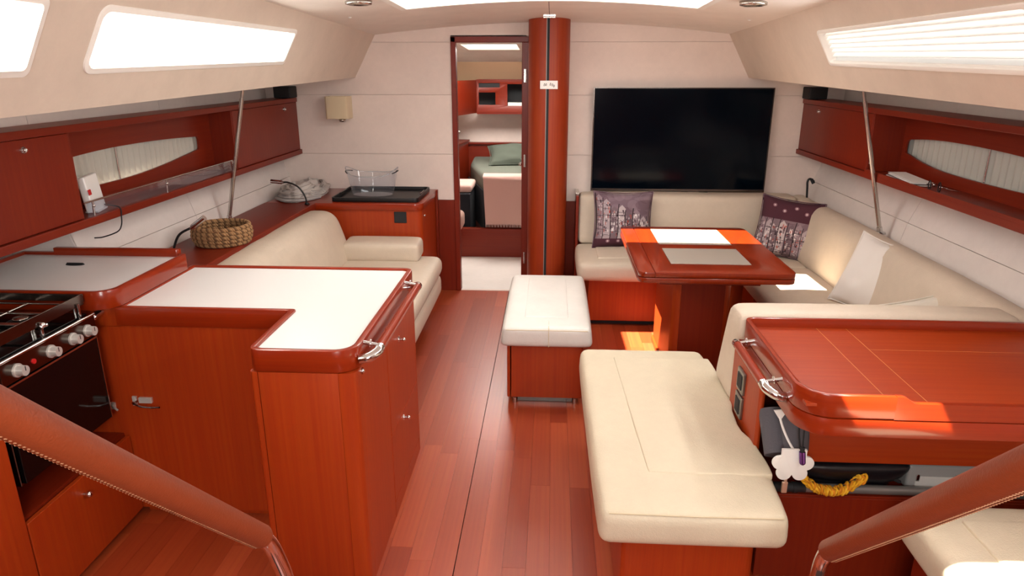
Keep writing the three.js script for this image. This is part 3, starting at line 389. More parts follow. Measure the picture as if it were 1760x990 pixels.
reading('arched black gooseneck lamp with a chrome head in front of the grey cloth bag', [-1.63, 0.802, -4.5], [[-1.64, 0.86, -4.5], [-1.68, 0.92, -4.5], [-1.74, 0.948, -4.5], [-1.785, 0.95, -4.5]], [-1.86, 0.957, -4.5]);
const strut = (label, a, b) => { const t = thing('strut', label, 'rod', b, 'slanting steel rods beside the hull'); a = V(a); b = V(b); const d = b.clone().sub(a); put(t, 'rod', rod(a, b, 0.0085, 0.0085, 18), M.steel); put(t, 'sleeve', rod(a.clone().addScaledVector(d, 0.10), b, 0.0115, 0.0115, 18), M.steel); put(t, 'foot', [rod(b.clone().addScaledVector(d, -0.045), b, 0.015, 0.015), lathe([[0, 0], [0.03, 0], [0.028, 0.008], [0, 0.01]], b.x, b.y, b.z)], M.chrome); };
strut('slim slanted steel rod standing behind the rope bowl', [-1.738, 1.585, -3.96], [-1.92, 0.80, -3.96]);
strut('slim slanted steel rod rising behind the white pillow of the corner settee', [1.615, 1.585, -3.86], [1.825, 0.80, -3.86]);

// ================================================================ WALL CABINETS
function wallCabinet(s, label, xf, xb, y0, niche, lens, knobs) {
  const t = thing('wall_cabinet', label, 'cabinet', [s * xf, y0, -3]), X = (a, b) => [Math.min(s * a, s * b), Math.max(s * a, s * b)], bb = (a, b, c, d, e, f, r, g) => box(...X(a, b), c, d, e, f, r, g), yT = 1.466, zE = -0.6, [n0, n1] = niche;
  put(t, 'bottom_board', bb(xf - 0.012, xb + 0.02, y0, y0 + 0.034, ZB + 0.01, zE, 0.004, 'z'), M.woodDimmed); put(t, 'top_board', bb(xf - 0.006, xb + 0.02, yT - 0.03, yT, ZB + 0.01, zE, 0.003, 'z'), M.woodDimmed);
  const zz = (q) => [q[0], q[1]], L = lens; put(t, 'back_board', prism([[n0 - 0.01, y0 + 0.03], [n0 - 0.01, yT - 0.02], [n1 + 0.01, yT - 0.02], [n1 + 0.01, y0 + 0.03]].map(zz), 'x', X(xb, xb + 0.012)[0], X(xb, xb + 0.012)[1], 0, 'z', [L]), M.woodDimmed);
  for (const z of [n0, n1]) put(t, 'divider', bb(xf + 0.004, xb + 0.01, y0 + 0.034, yT - 0.03, z - 0.009, z + 0.009, 0.002), M.woodDimmed);
  put(t, 'end_panel', bb(xf + 0.002, xb + 0.02, y0 + 0.034, yT - 0.03, ZB + 0.012, ZB + 0.03, 0.001), M.woodDimmed);
  const doors = [[ZB + 0.032, n0 - 0.002, knobs[0]], [n1 + 0.002, zE, knobs[1]]];
  for (const [a, b, kz] of doors) { const d = put(t, 'door', bb(xf, xf + 0.018, y0 + 0.036, yT - 0.032, a, b, 0.003), M.woodDimmed); if (kz) put(d, 'knob', [rod([s * (xf + 0.002), 1.398, kz], [s * (xf - 0.006), 1.398, kz], 0.014, 0.013), ball(s * (xf - 0.01), 1.398, kz, 0.009)], M.chrome); }
  return [t, bb];
}
{ const [t, bb] = wallCabinet(-1, 'long dark wooden wall cabinet above the white counters with a lens-shaped window', 1.88, 2.02, 1.06, [-4.085, -2.645], [[-3.925, 1.232, 0.02], [-3.925, 1.302, 0.02], [-3.5, 1.325, 0.25], [-3.0, 1.328, 0.25], [-2.66, 1.305, 0.01], [-2.66, 1.188, 0.01], [-3.06, 1.172, 0.25], [-3.45, 1.183, 0.25]], [-4.9, -2.391]);
  put(t, 'fiddle_bar', [rod([-1.882, 1.155, -2.66], [-1.882, 1.155, -4.02], 0.004), rod([-1.882, 1.155, -4.02], [-1.895, 1.155, -4.035], 0.004)], M.chrome); for (const z of [-2.72, -3.29, -4.02]) put(t, 'fiddle_post', [rod([-1.886, 1.094, z], [-1.884, 1.155, z], 0.0045), ball(-1.882, 1.135, z, 0.007)], M.chrome); put(t, 'fiddle_pane', box(-1.885, -1.882, 1.096, 1.153, -4.0, -2.68, 0), M.acrylic); }
{ const [t] = wallCabinet(1, 'long dark wooden wall cabinet above the corner settee with a lens-shaped window', 1.768, 1.945, 1.085, [-4.03, -1.9], [[-3.99, 1.232, 0.02], [-3.985, 1.30, 0.03], [-3.7, 1.328, 0.2], [-3.2, 1.335, 0.25], [-2.7, 1.31, 0.2], [-2.2, 1.27, 0.06], [-2.2, 1.23, 0.06], [-2.7, 1.19, 0.2], [-3.2, 1.174, 0.25], [-3.7, 1.184, 0.2]], [-4.834, null]);
  put(t, 'shelf_lip', box(1.757, 1.768, 1.085, 1.135, -4.02, -0.6, 0.003, 'z'), M.woodDimmed); put(t, 'hook', [ball(1.775, 1.17, -4.0, 0.008), rod([1.785, 1.17, -4.02], [1.772, 1.17, -4.0], 0.004)], M.chrome); }
const drape = (label, x, z0, z1, seed) => { const nz = noise2(9, 2, seed), g = surf((u, v) => { const z = lerp(z0, z1, u); return [x + 0.009 * Math.sin(u * 2 * Math.PI * 36 + 3.4 * nz(u, 0.2)) * (0.75 + 0.5 * nz(u, 0.6)), lerp(1.15, 1.36, v), z]; }, 480, 3); const t = thing('porthole_curtain', label, 'curtain', [x, 1.15, (z0 + z1) / 2], 'curtains behind the lens-shaped windows'); put(t, 'cloth', uvbox(g), M.curtain); put(t, 'curtain_wire', rod([x, 1.362, z0], [x, 1.362, z1], 0.003), M.chrome); };
drape('gathered grey-white curtain behind the lens-shaped window above the white counters', -2.06, -4.0, -2.4, 61); drape('gathered grey-white curtain behind the lens-shaped window above the corner settee', 1.99, -4.05, -2.2, 62);
{ const t = thing('router', 'white upright router box with a red sticker leaning in the cabinet niche', 'router', [-1.94, 1.096, -2.82]); t.rotation.set(0, 0.28, 0); const g = new RoundedBoxGeometry(0.03, 0.148, 0.155, 3, 0.006); g.translate(0, 0.076, 0); g.rotateZ(0.12); const m = shade(new THREE.Mesh(uvbox(g), M.white)); m.name = 'case'; t.add(m);
  const r = shade(new THREE.Mesh(uvbox(new THREE.BoxGeometry(0.002, 0.022, 0.03).rotateZ(0.12).translate(0.009, 0.088, 0.072)), M.red)); r.name = 'sticker'; t.add(r); const f = shade(new THREE.Mesh(uvbox(new THREE.BoxGeometry(0.05, 0.006, 0.12).translate(0.0, 0.003, 0)), M.white)); f.name = 'foot'; t.add(f); }
single('router_cable', 'thin dark cable hanging from the router niche to the raised white worktop', 'cable', tube([[-1.945, 1.11, -2.88], [-1.872, 1.10, -2.87], [-1.868, 1.06, -2.868], [-1.875, 1.02, -2.868], [-1.90, 0.99, -2.87], [-1.97, 0.965, -2.87], [-2.03, 0.955, -2.875], [-2.042, 0.918, -2.87]], 0.0028, false, 60, 6), M.rubber);
for (const [label, x] of [['small black speaker box on the cabinet beside the cream wall lamp', -1.915], ['small black speaker box beside the top corner of the television', 1.80]]) { const s = Math.sign(x), t = thing('speaker', label, 'speaker', [x, 1.467, -5.06], 'speakers on top of the wall cabinets'); put(t, 'case', box(x - 0.062, x + 0.062, 1.47, 1.548, -5.12, -4.985, 0.006), M.rubber); put(t, 'grille', box(x - 0.054, x + 0.054, 1.478, 1.54, -4.987, -4.982, 0.002), M.black); put(t, 'bracket', box(x - 0.02, x + 0.02, 1.464, 1.472, -5.08, -5.03, 0.001), M.black); }
{ const t = thing('wall_lamp', 'small cream shaded wall lamp on the bulkhead beside the door', 'lamp', [-1.555, 1.31, ZB + 0.07]); const z = ZB + 0.005;
  put(t, 'lamp_shade', prism([[-1.635, z], [-1.635, z + 0.125, 0.02], [-1.468, z + 0.125, 0.02], [-1.468, z]], 'y', 1.322, 1.478, 0, 'y', [[[-1.63, z + 0.004], [-1.63, z + 0.12, 0.018], [-1.473, z + 0.12, 0.018], [-1.473, z + 0.004]]]), M.shade); put(t, 'bracket', [box(-1.59, -1.51, 1.33, 1.41, ZB, ZB + 0.012, 0.003), rod([-1.53, 1.345, ZB + 0.01], [-1.53, 1.315, ZB + 0.06], 0.007), lathe([[0, 0], [0.022, 0], [0.026, 0.022], [0, 0.022]], -1.53, 1.298, ZB + 0.065)], M.steel); put(t, 'bulb', ball(-1.55, 1.40, ZB + 0.065, 0.022), M.white); }
{ const tex = canvasTex(256, 112, (c, w, h) => { c.fillStyle = '#f3f1ee'; c.fillRect(0, 0, w, h); c.strokeStyle = '#77726e'; c.lineWidth = 7; c.lineCap = 'round'; for (const [x, y, k] of [[62, 46, 1], [86, 44, 0.9], [150, 40, 1.1], [178, 48, 1], [200, 62, 0.8]]) { c.beginPath(); c.moveTo(x - 8 * k, y + 20); c.quadraticCurveTo(x, y - 22 * k, x + 8, y); c.quadraticCurveTo(x + 12, y + 18, x - 2, y + 24); c.stroke(); } });
  const t = thing('sign', 'small white label with grey marks stuck across the round wooden column', 'sign', [CX, 1.565, -4.85]); const g = box(-0.087, 0.032, 1.538, 1.592, -4.857, -4.8535, 0.0012); const p = g.attributes.position, uv = g.attributes.uv; for (let i = 0; i < p.count; i++) uv.setXY(i, (p.getX(i) + 0.087) / 0.119, (p.getY(i) - 1.538) / 0.054); put(t, 'card', g, std({ map: tex, roughness: 0.6 })); }

// ================================================================ TELEVISION AND DINETTE
{ const t = thing('television', 'large black flat-screen television on the cream bulkhead', 'television', [0.916, 0.81, ZB + 0.06]);
  put(t, 'case', box(0.291, 1.542, 0.812, 1.54, ZB + 0.03, ZB + 0.068, 0.006), M.black); put(t, 'screen', box(0.298, 1.536, 0.83, 1.534, ZB + 0.066, ZB + 0.0695, 0.001), M.screen); put(t, 'bezel', prism([[0.289, 0.81], [1.544, 0.81], [1.544, 1.542], [0.289, 1.542]], 'z', ZB + 0.06, ZB + 0.0715, 0.001, 'y', [[[0.297, 0.829], [1.537, 0.829], [1.537, 1.535], [0.297, 1.535]]]), M.darkSteel);
  put(t, 'wall_mount', box(0.6, 1.25, 0.95, 1.4, ZB, ZB + 0.03, 0.003), M.black); for (const x of [0.72, 1.11]) put(t, 'clip', box(x - 0.032, x + 0.032, 0.795, 0.814, ZB + 0.02, ZB + 0.07, 0.003), M.rubber); put(t, 'sensor', box(0.95, 1.0, 0.803, 0.811, ZB + 0.05, ZB + 0.066, 0.002), M.rubber); }
{ const t = thing('settee', 'cream leather settee along the bulkhead under the television', 'sofa', [1.0, 0, -4.8]);
  put(t, 'base', [box(0.26, 1.84, 0.035, 0.33, -5.15, -4.45, 0.004)], M.wood); put(t, 'toe_kick', box(0.28, 1.84, 0, 0.035, -5.1, -4.49, 0), M.rubber);
  put(t, 'seat_cushion', soft(0.185, 1.32, 0.325, 0.452, -4.96, -4.395, 0.04, { ...bump, seed: 21 }), M.leather); put(t, 'seat_cushion', soft(1.322, 1.67, 0.325, 0.45, -4.96, -4.395, 0.03, { crown: 0.004 }), M.leather); put(t, 'seat_seam', soft(0.32, 1.2, 0.44, 0.4665, -4.86, -4.50, 0.010, { crown: 0.003 }), M.leather);
  put(t, 'corner_pad', soft(1.752, 1.845, 0.46, 0.795, -5.135, -4.945, 0.03), M.leather); put(t, 'back_cushion', soft(0.205, 1.748, 0.445, 0.80, -5.125, -4.94, 0.035, { crown: 0.008, wrinkle: 0.003, seed: 22, fn: (v) => { v.z -= (v.y - 0.45) * 0.09; } }), M.leather);
  put(t, 'end_board', box(0.18, 0.20, 0, 0.80, -5.16, -4.94, 0.004), M.woodDimmed); put(t, 'board_cap', box(0.176, 0.204, 0.80, 0.815, -5.16, -4.98, 0.003), M.steel); }
{ const t = thing('settee', 'cream leather settee along the hull under the dark wall cabinet', 'sofa', [1.6, 0, -3.6]);
  put(t, 'base', box(1.275, 1.84, 0.035, 0.33, -4.44, -2.66, 0.004), M.wood); put(t, 'toe_kick', box(1.30, 1.84, 0, 0.035, -4.44, -2.66, 0), M.rubber);
  put(t, 'seat_cushion', soft(1.235, 1.76, 0.325, 0.452, -4.39, -2.66, 0.04, { ...bump, seed: 31 }), M.leather);
  put(t, 'back_cushion', soft(1.65, 1.78, 0.44, 0.80, -4.93, -2.475, 0.055, { crown: 0.012, wrinkle: 0.005, seed: 32, fn: (v) => { v.x += (v.y - 0.45) * 0.22 - 0.015; } }), M.leather);
  put(t, 'hook_ring', plain(new THREE.TorusGeometry(0.013, 0.0025, 8, 20).rotateY(1.2).translate(1.268, 0.31, -4.15)), M.brass); }
{ const t = thing('backrest_cushion', 'tall cream leather backrest standing along the far edge of the chart table', 'cushion', [1.2, 0.45, -2.55]);
  put(t, 'pad', soft(0.70, 1.735, 0.45, 0.805, -2.62, -2.465, 0.035, { crown: 0.006, fn: (v) => { if (v.z < -2.54) v.z -= (0.805 - v.y) * 0.22; else v.z += Math.max(0, 0.72 - v.y) * 0.06; if (v.x < 0.75) v.x += (v.y - 0.62) * 0.05; } }), M.leather); put(t, 'seam', tube([[0.703, 0.47, -2.56], [0.703, 0.6, -2.555], [0.715, 0.79, -2.54]], 0.002), M.leatherSeam); }
const printed = (seed, mode) => canvasTex(512, 512, (c) => { // a printed street of narrow houses under a plum sky
  const r = rng(seed); c.fillStyle = '#75606a'; c.fillRect(0, 0, 512, 512); for (let i = 0; i < 26; i++) { c.fillStyle = ['#86727a', '#5c444e', '#94828a'][i % 3]; c.globalAlpha = 0.35; c.beginPath(); c.ellipse(r() * 512, r() * 200, 30 + r() * 60, 20 + r() * 40, 0, 0, 7); c.fill(); } c.globalAlpha = 1;
  c.fillStyle = '#4a2330'; c.fillRect(0, mode ? 0 : 400, 512, mode ? 190 : 112); for (let i = 0; i < 4; i++) { const x = 120 + i * 90, y = mode ? 70 + (i % 2) * 40 : 450; c.fillStyle = '#8e6a74'; c.beginPath(); c.arc(x, y, 17, 0, 7); c.fill(); c.fillStyle = '#d8c8c8'; c.beginPath(); c.arc(x, y, 7, 0, 7); c.fill(); }
  const bot = mode ? 506 : 425, wall = ['#8f7b82', '#a7979b', '#77646b', '#b8a9ab', '#6c5860'], bits = ['#cfc3c3', '#e6dedc', '#33222b', '#a8483c', '#8b7880', '#5a444e', '#bfb0b2'];
  for (let k = 0; k < 8; k++) { const x = k * 64 + r() * 10, w = 62 + r() * 8, top = (mode ? 185 : 30 + k * 22) + r() * 70; c.fillStyle = wall[k % 5]; c.beginPath(); c.moveTo(x, bot); c.lineTo(x, top + 24); c.lineTo(x + w / 2, top - 12); c.lineTo(x + w, top + 24); c.lineTo(x + w, bot); c.fill();
    for (let j = 0; j < 46; j++) { c.fillStyle = bits[Math.floor(r() * 7)]; c.globalAlpha = 0.55 + 0.45 * r(); c.fillRect(x + r() * w * 0.85, top + 20 + r() * (bot - top - 50), 3 + r() * 14, 5 + r() * 26); } c.globalAlpha = 1;
    c.strokeStyle = '#21161d'; c.lineWidth = 5 + r() * 3; c.beginPath(); c.moveTo(x + r() * 8, top - 20); c.bezierCurveTo(x - 8, top + 90, x + 12, bot - 80, x - 4 + r() * 10, bot); c.stroke(); c.lineWidth = 3; for (let j = 0; j < 4; j++) { const y = top + 30 + r() * (bot - top - 40); c.beginPath(); c.moveTo(x, y); c.lineTo(x + w, y + r() * 14 - 7); c.stroke(); } }
});
const pillow = (name, label, w, h, th, seed, mat, pos, rot, group) => { const t = thing(name, label, 'pillow', pos, group); t.rotation.order = 'YXZ'; t.rotation.set(...rot); const m = shade(new THREE.Mesh(pillowGeo(w, h, th, seed).translate(0, h / 2, 0), mat)); m.name = 'cover'; t.add(m);
  const e = []; for (let i = 0; i <= 96; i++) { const q = (i % 97) / 96 * 4, k = Math.floor(Math.min(q, 3.9999)), f = q - k; let a = [-1 + 2 * f, 1, 1 - 2 * f, -1][k], b = [-1, -1 + 2 * f, 1, 1 - 2 * f][k]; e.push([(a * w / 2) * (1 - 0.07 * (1 - b * b) * a * a), (b * h / 2) * (1 - 0.07 * (1 - a * a) * b * b) + h / 2, 0]); } const s = shade(new THREE.Mesh(tube(e.slice(0, 96), 0.004, true, 200, 6), mat)); s.name = 'piping'; t.add(s); return t; };
const cloth = (o) => std({ roughness: 0.95, bumpMap: clothTex, bumpScale: 0.0008, ...o });
pillow('throw_pillow', 'plum and grey throw pillow printed with narrow houses, behind the near-left table corner, pale sky bare', 0.42, 0.40, 0.15, 71, cloth({ map: printed(5, 0) }), [0.505, 0.455, -4.80], [-0.16, 0.10, -0.02]).userData.label = 'printed plum and grey throw pillow half hidden behind the wooden table, nearest the column';
pillow('throw_pillow', 'printed maroon throw pillow standing in the corner where the two cream settees meet', 0.40, 0.40, 0.15, 72, cloth({ map: printed(9, 1) }), [1.545, 0.455, -4.60], [-0.22, -0.42, -0.10]);
pillow('throw_pillow', 'plain white throw pillow leaning on the settee back along the hull', 0.30, 0.40, 0.11, 73, cloth({ color: '#e6dfd8' }), [1.60, 0.452, -3.56], [-0.34, -0.98, -0.16]);
pillow('throw_pillow', 'white pillow of which only one dark-edged corner shows over the tall backrest', 0.40, 0.32, 0.12, 74, cloth({ color: '#e4ddd0' }), [1.655, 0.425, -2.86], [-0.45, -0.25, 0.30]);

{ // table with two inlaid panels on a pedestal
  const t = thing('dinette_table', 'polished red-brown wooden dining table with two pale inlaid panels', 'table', [0.8, 0, -3.7]);
  const A = (x0, x1, k) => [[x0 + k, -3.19 - k, k > 0 ? 0.03 : 0.045], [x1 - k, -3.19 - k, 0.045], [x1 - k, -4.19 + k, 0.045], [x0 + k, -4.19 + k, 0.045]], inl = (z0, z1) => [[0.60, z0], [0.995, z0], [0.995, z1], [0.60, z1]], fold = 0.501;
  put(t, 'tabletop', [prism([[fold + 0.0008, -3.19], [1.168, -3.19, 0.045], [1.168, -4.19, 0.045], [fold + 0.0008, -4.19]], 'y', 0.724, 0.75, 0.004, 'z', [inl(-3.35, -3.66), inl(-3.75, -4.13)]), box(0.59, 1.005, 0.724, 0.742, -4.14, -3.34, 0)], M.woodTable);
  put(t, 'flap', prism([[0.424, -3.19, 0.045], [fold - 0.0008, -3.19], [fold - 0.0008, -4.19], [0.424, -4.19, 0.045]], 'y', 0.724, 0.75, 0.004, 'z'), M.woodTable); put(t, 'lower_leaf', prism(A(0.424, 1.168, 0), 'y', 0.696, 0.7215, 0.004, 'z'), M.woodTable);
  const inlay = phys({ color: '#a3968a', roughness: 0.3, clearcoat: 0.5, clearcoatRoughness: 0.1 }); for (const [a, b] of [[-3.35, -3.66], [-3.75, -4.13]]) put(t, 'inlay', box(0.601, 0.994, 0.742, 0.7502, b + 0.001, a - 0.001, 0.0005), inlay);
  put(t, 'under_frame', box(0.55, 1.05, 0.64, 0.697, -4.05, -3.35, 0.004), M.woodDimmed); put(t, 'pedestal', prism([[0.672, -3.605, 0.05], [0.985, -3.605, 0.05], [0.985, -4.21, 0.05], [0.672, -4.21, 0.01]], 'y', 0.03, 0.645), M.wood); put(t, 'front_panel', box(0.712, 0.945, 0.05, 0.64, -3.608, -3.598, 0.002), M.woodDimmed);
  put(t, 'plinth', prism([[0.66, -3.59, 0.05], [0.997, -3.59, 0.05], [0.997, -4.22, 0.05], [0.66, -4.22, 0.02]], 'y', 0, 0.03, 0.003), M.wood); put(t, 'catch', box(0.775, 0.86, 0.575, 0.606, -3.618, -3.60, 0.003), M.brass); }
{ const t = thing('ottoman', 'leather padded stool whitened as if lit from the hatch, on a wooden box standing in the aisle', 'ottoman', [-0.02, 0, -3.69]);
  put(t, 'seat_cushion', soft(-0.237, 0.216, 0.333, 0.444, -4.16, -3.225, 0.03, { crown: 0.007, wrinkle: 0.003, seed: 41, fn: (v) => { v.x += (v.y - 0.39) * (v.x > 0 ? -0.12 : 0.12); } }), M.leatherLit); put(t, 'top_panel', soft(-0.125, 0.10, 0.43, 0.4535, -4.05, -3.36, 0.008, { crown: 0.002 }), M.leatherLit); put(t, 'seam', [tube([[0, 0.447, -3.35], [0, 0.443, -3.25], [0, 0.425, -3.221], [0, 0.34, -3.224]], 0.0018), tube([[-0.215, 0.428, -3.226], [0.195, 0.428, -3.226]], 0.002)], M.leatherSeam);
  put(t, 'front_panel', box(-0.19, 0.165, 0.035, 0.335, -3.29, -3.275, 0.001), M.wood); put(t, 'side_panel', [box(-0.212, -0.195, 0.03, 0.335, -4.11, -3.28, 0.006), box(0.16, 0.175, 0.03, 0.335, -4.11, -3.28, 0.006), box(-0.2, 0.17, 0.03, 0.335, -4.115, -4.1, 0.002)], M.wood); put(t, 'plinth', box(-0.185, 0.155, 0, 0.034, -4.08, -3.30, 0.002), M.darkSteel); for (const x of [-0.17, 0.14]) put(t, 'foot', rod([x, 0, -3.29], [x, 0.03, -3.29], 0.012), M.steel); }
{ const t = thing('bench', 'long cream leather bench cushion on a wooden base beside the chart table', 'bench', [0.45, 0, -2.35]);
  const key = [[-3.0, 0.70], [-2.75, 0.714], [-2.5, 0.718], [-2.42, 0.708], [-2.36, 0.694], [-2.25, 0.688], [-2.13, 0.715], [-2.0, 0.722], [-1.9, 0.717], [-1.7, 0.708]], xr = (z) => { let i = 0; while (i < key.length - 2 && z > key[i + 1][0]) i++; const f = clamp((z - key[i][0]) / (key[i + 1][0] - key[i][0]), 0, 1); return lerp(key[i][1], key[i + 1][1], f * f * (3 - 2 * f)); };
  const warp = (v) => { const f = (v.x - 0.16) / (0.71 - 0.16); v.x = lerp(0.16 + (v.z + 1.76) * 0.012, xr(v.z), f); v.x += (v.y - 0.4) * 0.05 * (f < 0.5 ? 1 : -1); };
  put(t, 'seat_cushion', soft(0.16, 0.71, 0.325, 0.444, -2.985, -1.735, 0.035, { crown: 0.008, wrinkle: 0.007, seed: 43, n: 34, fn: warp }), M.leatherPale); put(t, 'top_panel', soft(0.325, 0.712, 0.43, 0.4555, -2.86, -1.945, 0.008, { crown: 0.002, wrinkle: 0.008, seed: 44, n: 34, fn: (v) => { if (v.x > 0.5) v.x += (xr(v.z) - 0.716) * clamp((v.x - 0.5) / 0.2, 0, 1); v.x += (v.z + 1.945) * 0.04 * clamp((0.55 - v.x) / 0.2, 0, 1); } }), M.leatherPale); put(t, 'seam', tube([...Array(9)].map((_, i) => [lerp(0.185, 0.69, i / 8), 0.437, -1.7375 - 0.004 * Math.abs(i - 4) / 4]), 0.0018), M.leatherSeam);
  put(t, 'base', prism([[0.235, -1.80, 0.015], [0.64, -1.80, 0.03], [0.64, -2.9], [0.235, -2.9, 0.03]], 'y', 0.03, 0.33), M.wood); put(t, 'plinth', box(0.255, 0.62, 0, 0.031, -2.88, -1.83, 0), M.rubber); put(t, 'keyhole', ball(0.60, 0.13, -1.80, 0.005), M.steel); }

// ================================================================ CHART TABLE
{ const t = thing('chart_table', 'wide wooden chart table with a raised rim and an open shelf below', 'desk', [1.3, 0, -2.15]), x1 = 1.84, zf = -1.812, zb = -2.458;
  const P = (k, r) => [[0.722 + k, zf - k, r], [x1, zf - k], [x1, zb + k], [0.722 + k, zb + k, 0.035]];
  put(t, 'lid', prism(P(0.012, 0.09), 'y', 0.7285, 0.757, 0, 'x'), M.woodRim); put(t, 'lower_box', prism(P(0.001, 0.10), 'y', 0.668, 0.7245, 0.004, 'x'), M.woodRim);
  put(t, 'rim', [prism([[0.98, zf], [0.722, zf, 0.10], [0.722, zb, 0.035], [x1, zb], [x1, zb + 0.017], [0.739, zb + 0.017, 0.022], [0.739, zf - 0.017, 0.086], [0.98, zf - 0.017]], 'y', 0.7275, 0.799, 0.004, 'x')], M.woodRim);
  put(t, 'low_rim', prism([[0.98, 0.7275], [0.98, 0.799], [1.002, 0.799, 0.012], [1.03, 0.778, 0.012], [x1, 0.778], [x1, 0.7275]], 'z', zf - 0.017, zf, 0, 'x'), M.woodRim);
  const tops = [[0.738, 0.981, zb + 0.016, zf - 0.016], [0.9825, 1.087, zb + 0.016, zf - 0.016], [1.0885, x1, zb + 0.016, -2.2435], [1.0885, x1, -2.242, zf - 0.016]]; const line = std({ color: '#cf8a4c', roughness: 0.5 }); for (const q of [box(0.981, 0.9825, 0.756, 0.7648, zb + 0.016, zf - 0.016, 0), box(1.087, 1.0885, 0.756, 0.7648, zb + 0.016, zf - 0.016, 0), box(1.0885, x1, 0.756, 0.7648, -2.2435, -2.242, 0)]) put(t, 'inlay_line', q, line); tops.forEach(([a, b, c, d], i) => put(t, 'lid_panel', box(a, b, 0.756, 0.765, c, d, 0.0008, 'x'), M.wood));
  put(t, 'support_panel', prism([[0.702, -2.12, 0.012], [0.722, -2.12, 0.008], [0.722, -2.46], [0.702, -2.46]], 'y', 0, 0.668), M.wood); put(t, 'front_board', box(0.80, x1, 0.455, 0.668, -2.045, -2.028, 0.002, 'x'), M.wood); put(t, 'shelf_board', box(0.722, x1, 0.312, 0.326, -2.45, -2.035, 0.002, 'x'), M.woodDimmed); put(t, 'lower_panel', box(0.722, x1, 0, 0.318, -2.05, -2.032, 0.002), M.woodDimmed); put(t, 'back_panel', box(0.722, x1, 0, 0.67, -2.458, -2.44, 0), M.woodDimmed);
  for (const [y, c] of [[0.60, '#8b8882'], [0.505, '#8b8882']]) { const s = put(t, 'socket_plate', box(0.692, 0.703, y - 0.042, y + 0.042, -2.365, -2.282, 0.003), std({ color: c, metalness: 0.9, roughness: 0.3 })); put(s, 'socket', box(0.689, 0.694, y - 0.028, y + 0.028, -2.35, -2.297, 0.003), M.rubber); } }
grab('grab_rail', 'wooden grab rail with chrome ends along the side of the chart table', 0.722, -1, 0.745, -1.945, -2.36);
// what lies and hangs in its shelf
{ const nz = noise2(6, 6, 81), t = thing('black_bag', 'crumpled black bag on the shelf under the chart table', 'bag', [1.0, 0.327, -2.16]); put(t, 'body', uvbox(surf((u, v) => { const a = u * Math.PI * 2, e = v * Math.PI, n = 0.8 + 0.5 * nz(u, v * 0.8), q = (w) => Math.sign(w) * Math.abs(w) ** 0.6; return [1.0 + q(Math.cos(a) * Math.sin(e)) * 0.19 * n, 0.392 + q(Math.cos(e)) * 0.06 * n, -2.15 + q(Math.sin(a) * Math.sin(e)) * 0.10 * n]; }, 48, 24)), phys({ color: '#141216', roughness: 0.35 })); put(t, 'strap', tube([[0.86, 0.40, -2.07], [0.95, 0.428, -2.045], [1.08, 0.415, -2.045], [1.17, 0.37, -2.06]], 0.006), M.rubber); put(t, 'label_tag', box(0.925, 0.955, 0.405, 0.415, -2.062, -2.052, 0.001), std({ color: '#c49a86', roughness: 0.7 })); }
{ const t = thing('grey_case', 'flat grey plastic case beside the black bag on the shelf', 'case', [1.32, 0.327, -2.15]); const g = (a, b, c, d, e, f, r) => box(a, b, c, d, e, f, r); put(t, 'shell', g(1.2, 1.47, 0.33, 0.425, -2.26, -2.075, 0.012), std({ color: '#8f8d8a', roughness: 0.45 })); put(t, 'handle', [box(1.225, 1.36, 0.345, 0.385, -2.076, -2.07, 0.003), box(1.2, 1.46, 0.424, 0.44, -2.2, -2.10, 0.006)], std({ color: '#bdbab4', roughness: 0.4 })); put(t, 'clasp', [box(1.225, 1.235, 0.37, 0.395, -2.071, -2.066, 0.001), box(1.35, 1.36, 0.37, 0.395, -2.071, -2.066, 0.001)], M.chrome); }
{ const t = thing('tripod_tube', 'long grey tube with a black end along the front of the shelf', 'tube', [1.2, 0.327, -2.05]); put(t, 'tube', rod([0.86, 0.345, -2.048], [1.9, 0.345, -2.048], 0.0155, 0.0155, 18), std({ color: '#8e8b86', metalness: 0.6, roughness: 0.4 })); put(t, 'end_cap', [rod([0.745, 0.345, -2.048], [0.86, 0.345, -2.048], 0.0165, 0.0165, 18), rod([0.82, 0.345, -2.048], [0.835, 0.345, -2.048], 0.0185, 0.0185, 18)], M.rubber); }
{ const t = thing('flower_garland', 'yellow-orange flower garland draped over the grey tube', 'garland', [0.93, 0.36, -2.03]), r = rng(91), y = ['#e0a312', '#d98a10', '#e8b52a'].map((c) => std({ color: c, roughness: 0.85 })), parts = [[], [], []]; for (let i = 0; i < 40; i++) { const f = i / 39, x = lerp(0.835, 1.03, f), yy = 0.405 - 0.055 * Math.sin(Math.PI * Math.min(1, f * 1.02)) ** 0.8; for (let k = 0; k < 3; k++) { const q = new THREE.TorusGeometry(0.0095 + r() * 0.003, 0.0045, 5, 10); q.rotateY(Math.PI / 2 + (r() - 0.5)); q.rotateZ((f - 0.5) * -1.6 + (r() - 0.5)); q.translate(x + (r() - 0.5) * 0.008, yy + (r() - 0.5) * 0.012, -2.022 + (r() - 0.5) * 0.014); parts[(i + k) % 3].push(plain(q)); } } parts.forEach((p, i) => { const m = put(t, 'blossoms', p, y[i]); m.userData.kind = 'stuff'; }); put(t, 'string', tube([[0.835, 0.405, -2.03], [0.93, 0.352, -2.025], [1.03, 0.405, -2.03], [1.08, 0.40, -2.06], [1.15, 0.375, -2.06]], 0.003), M.rubber); }
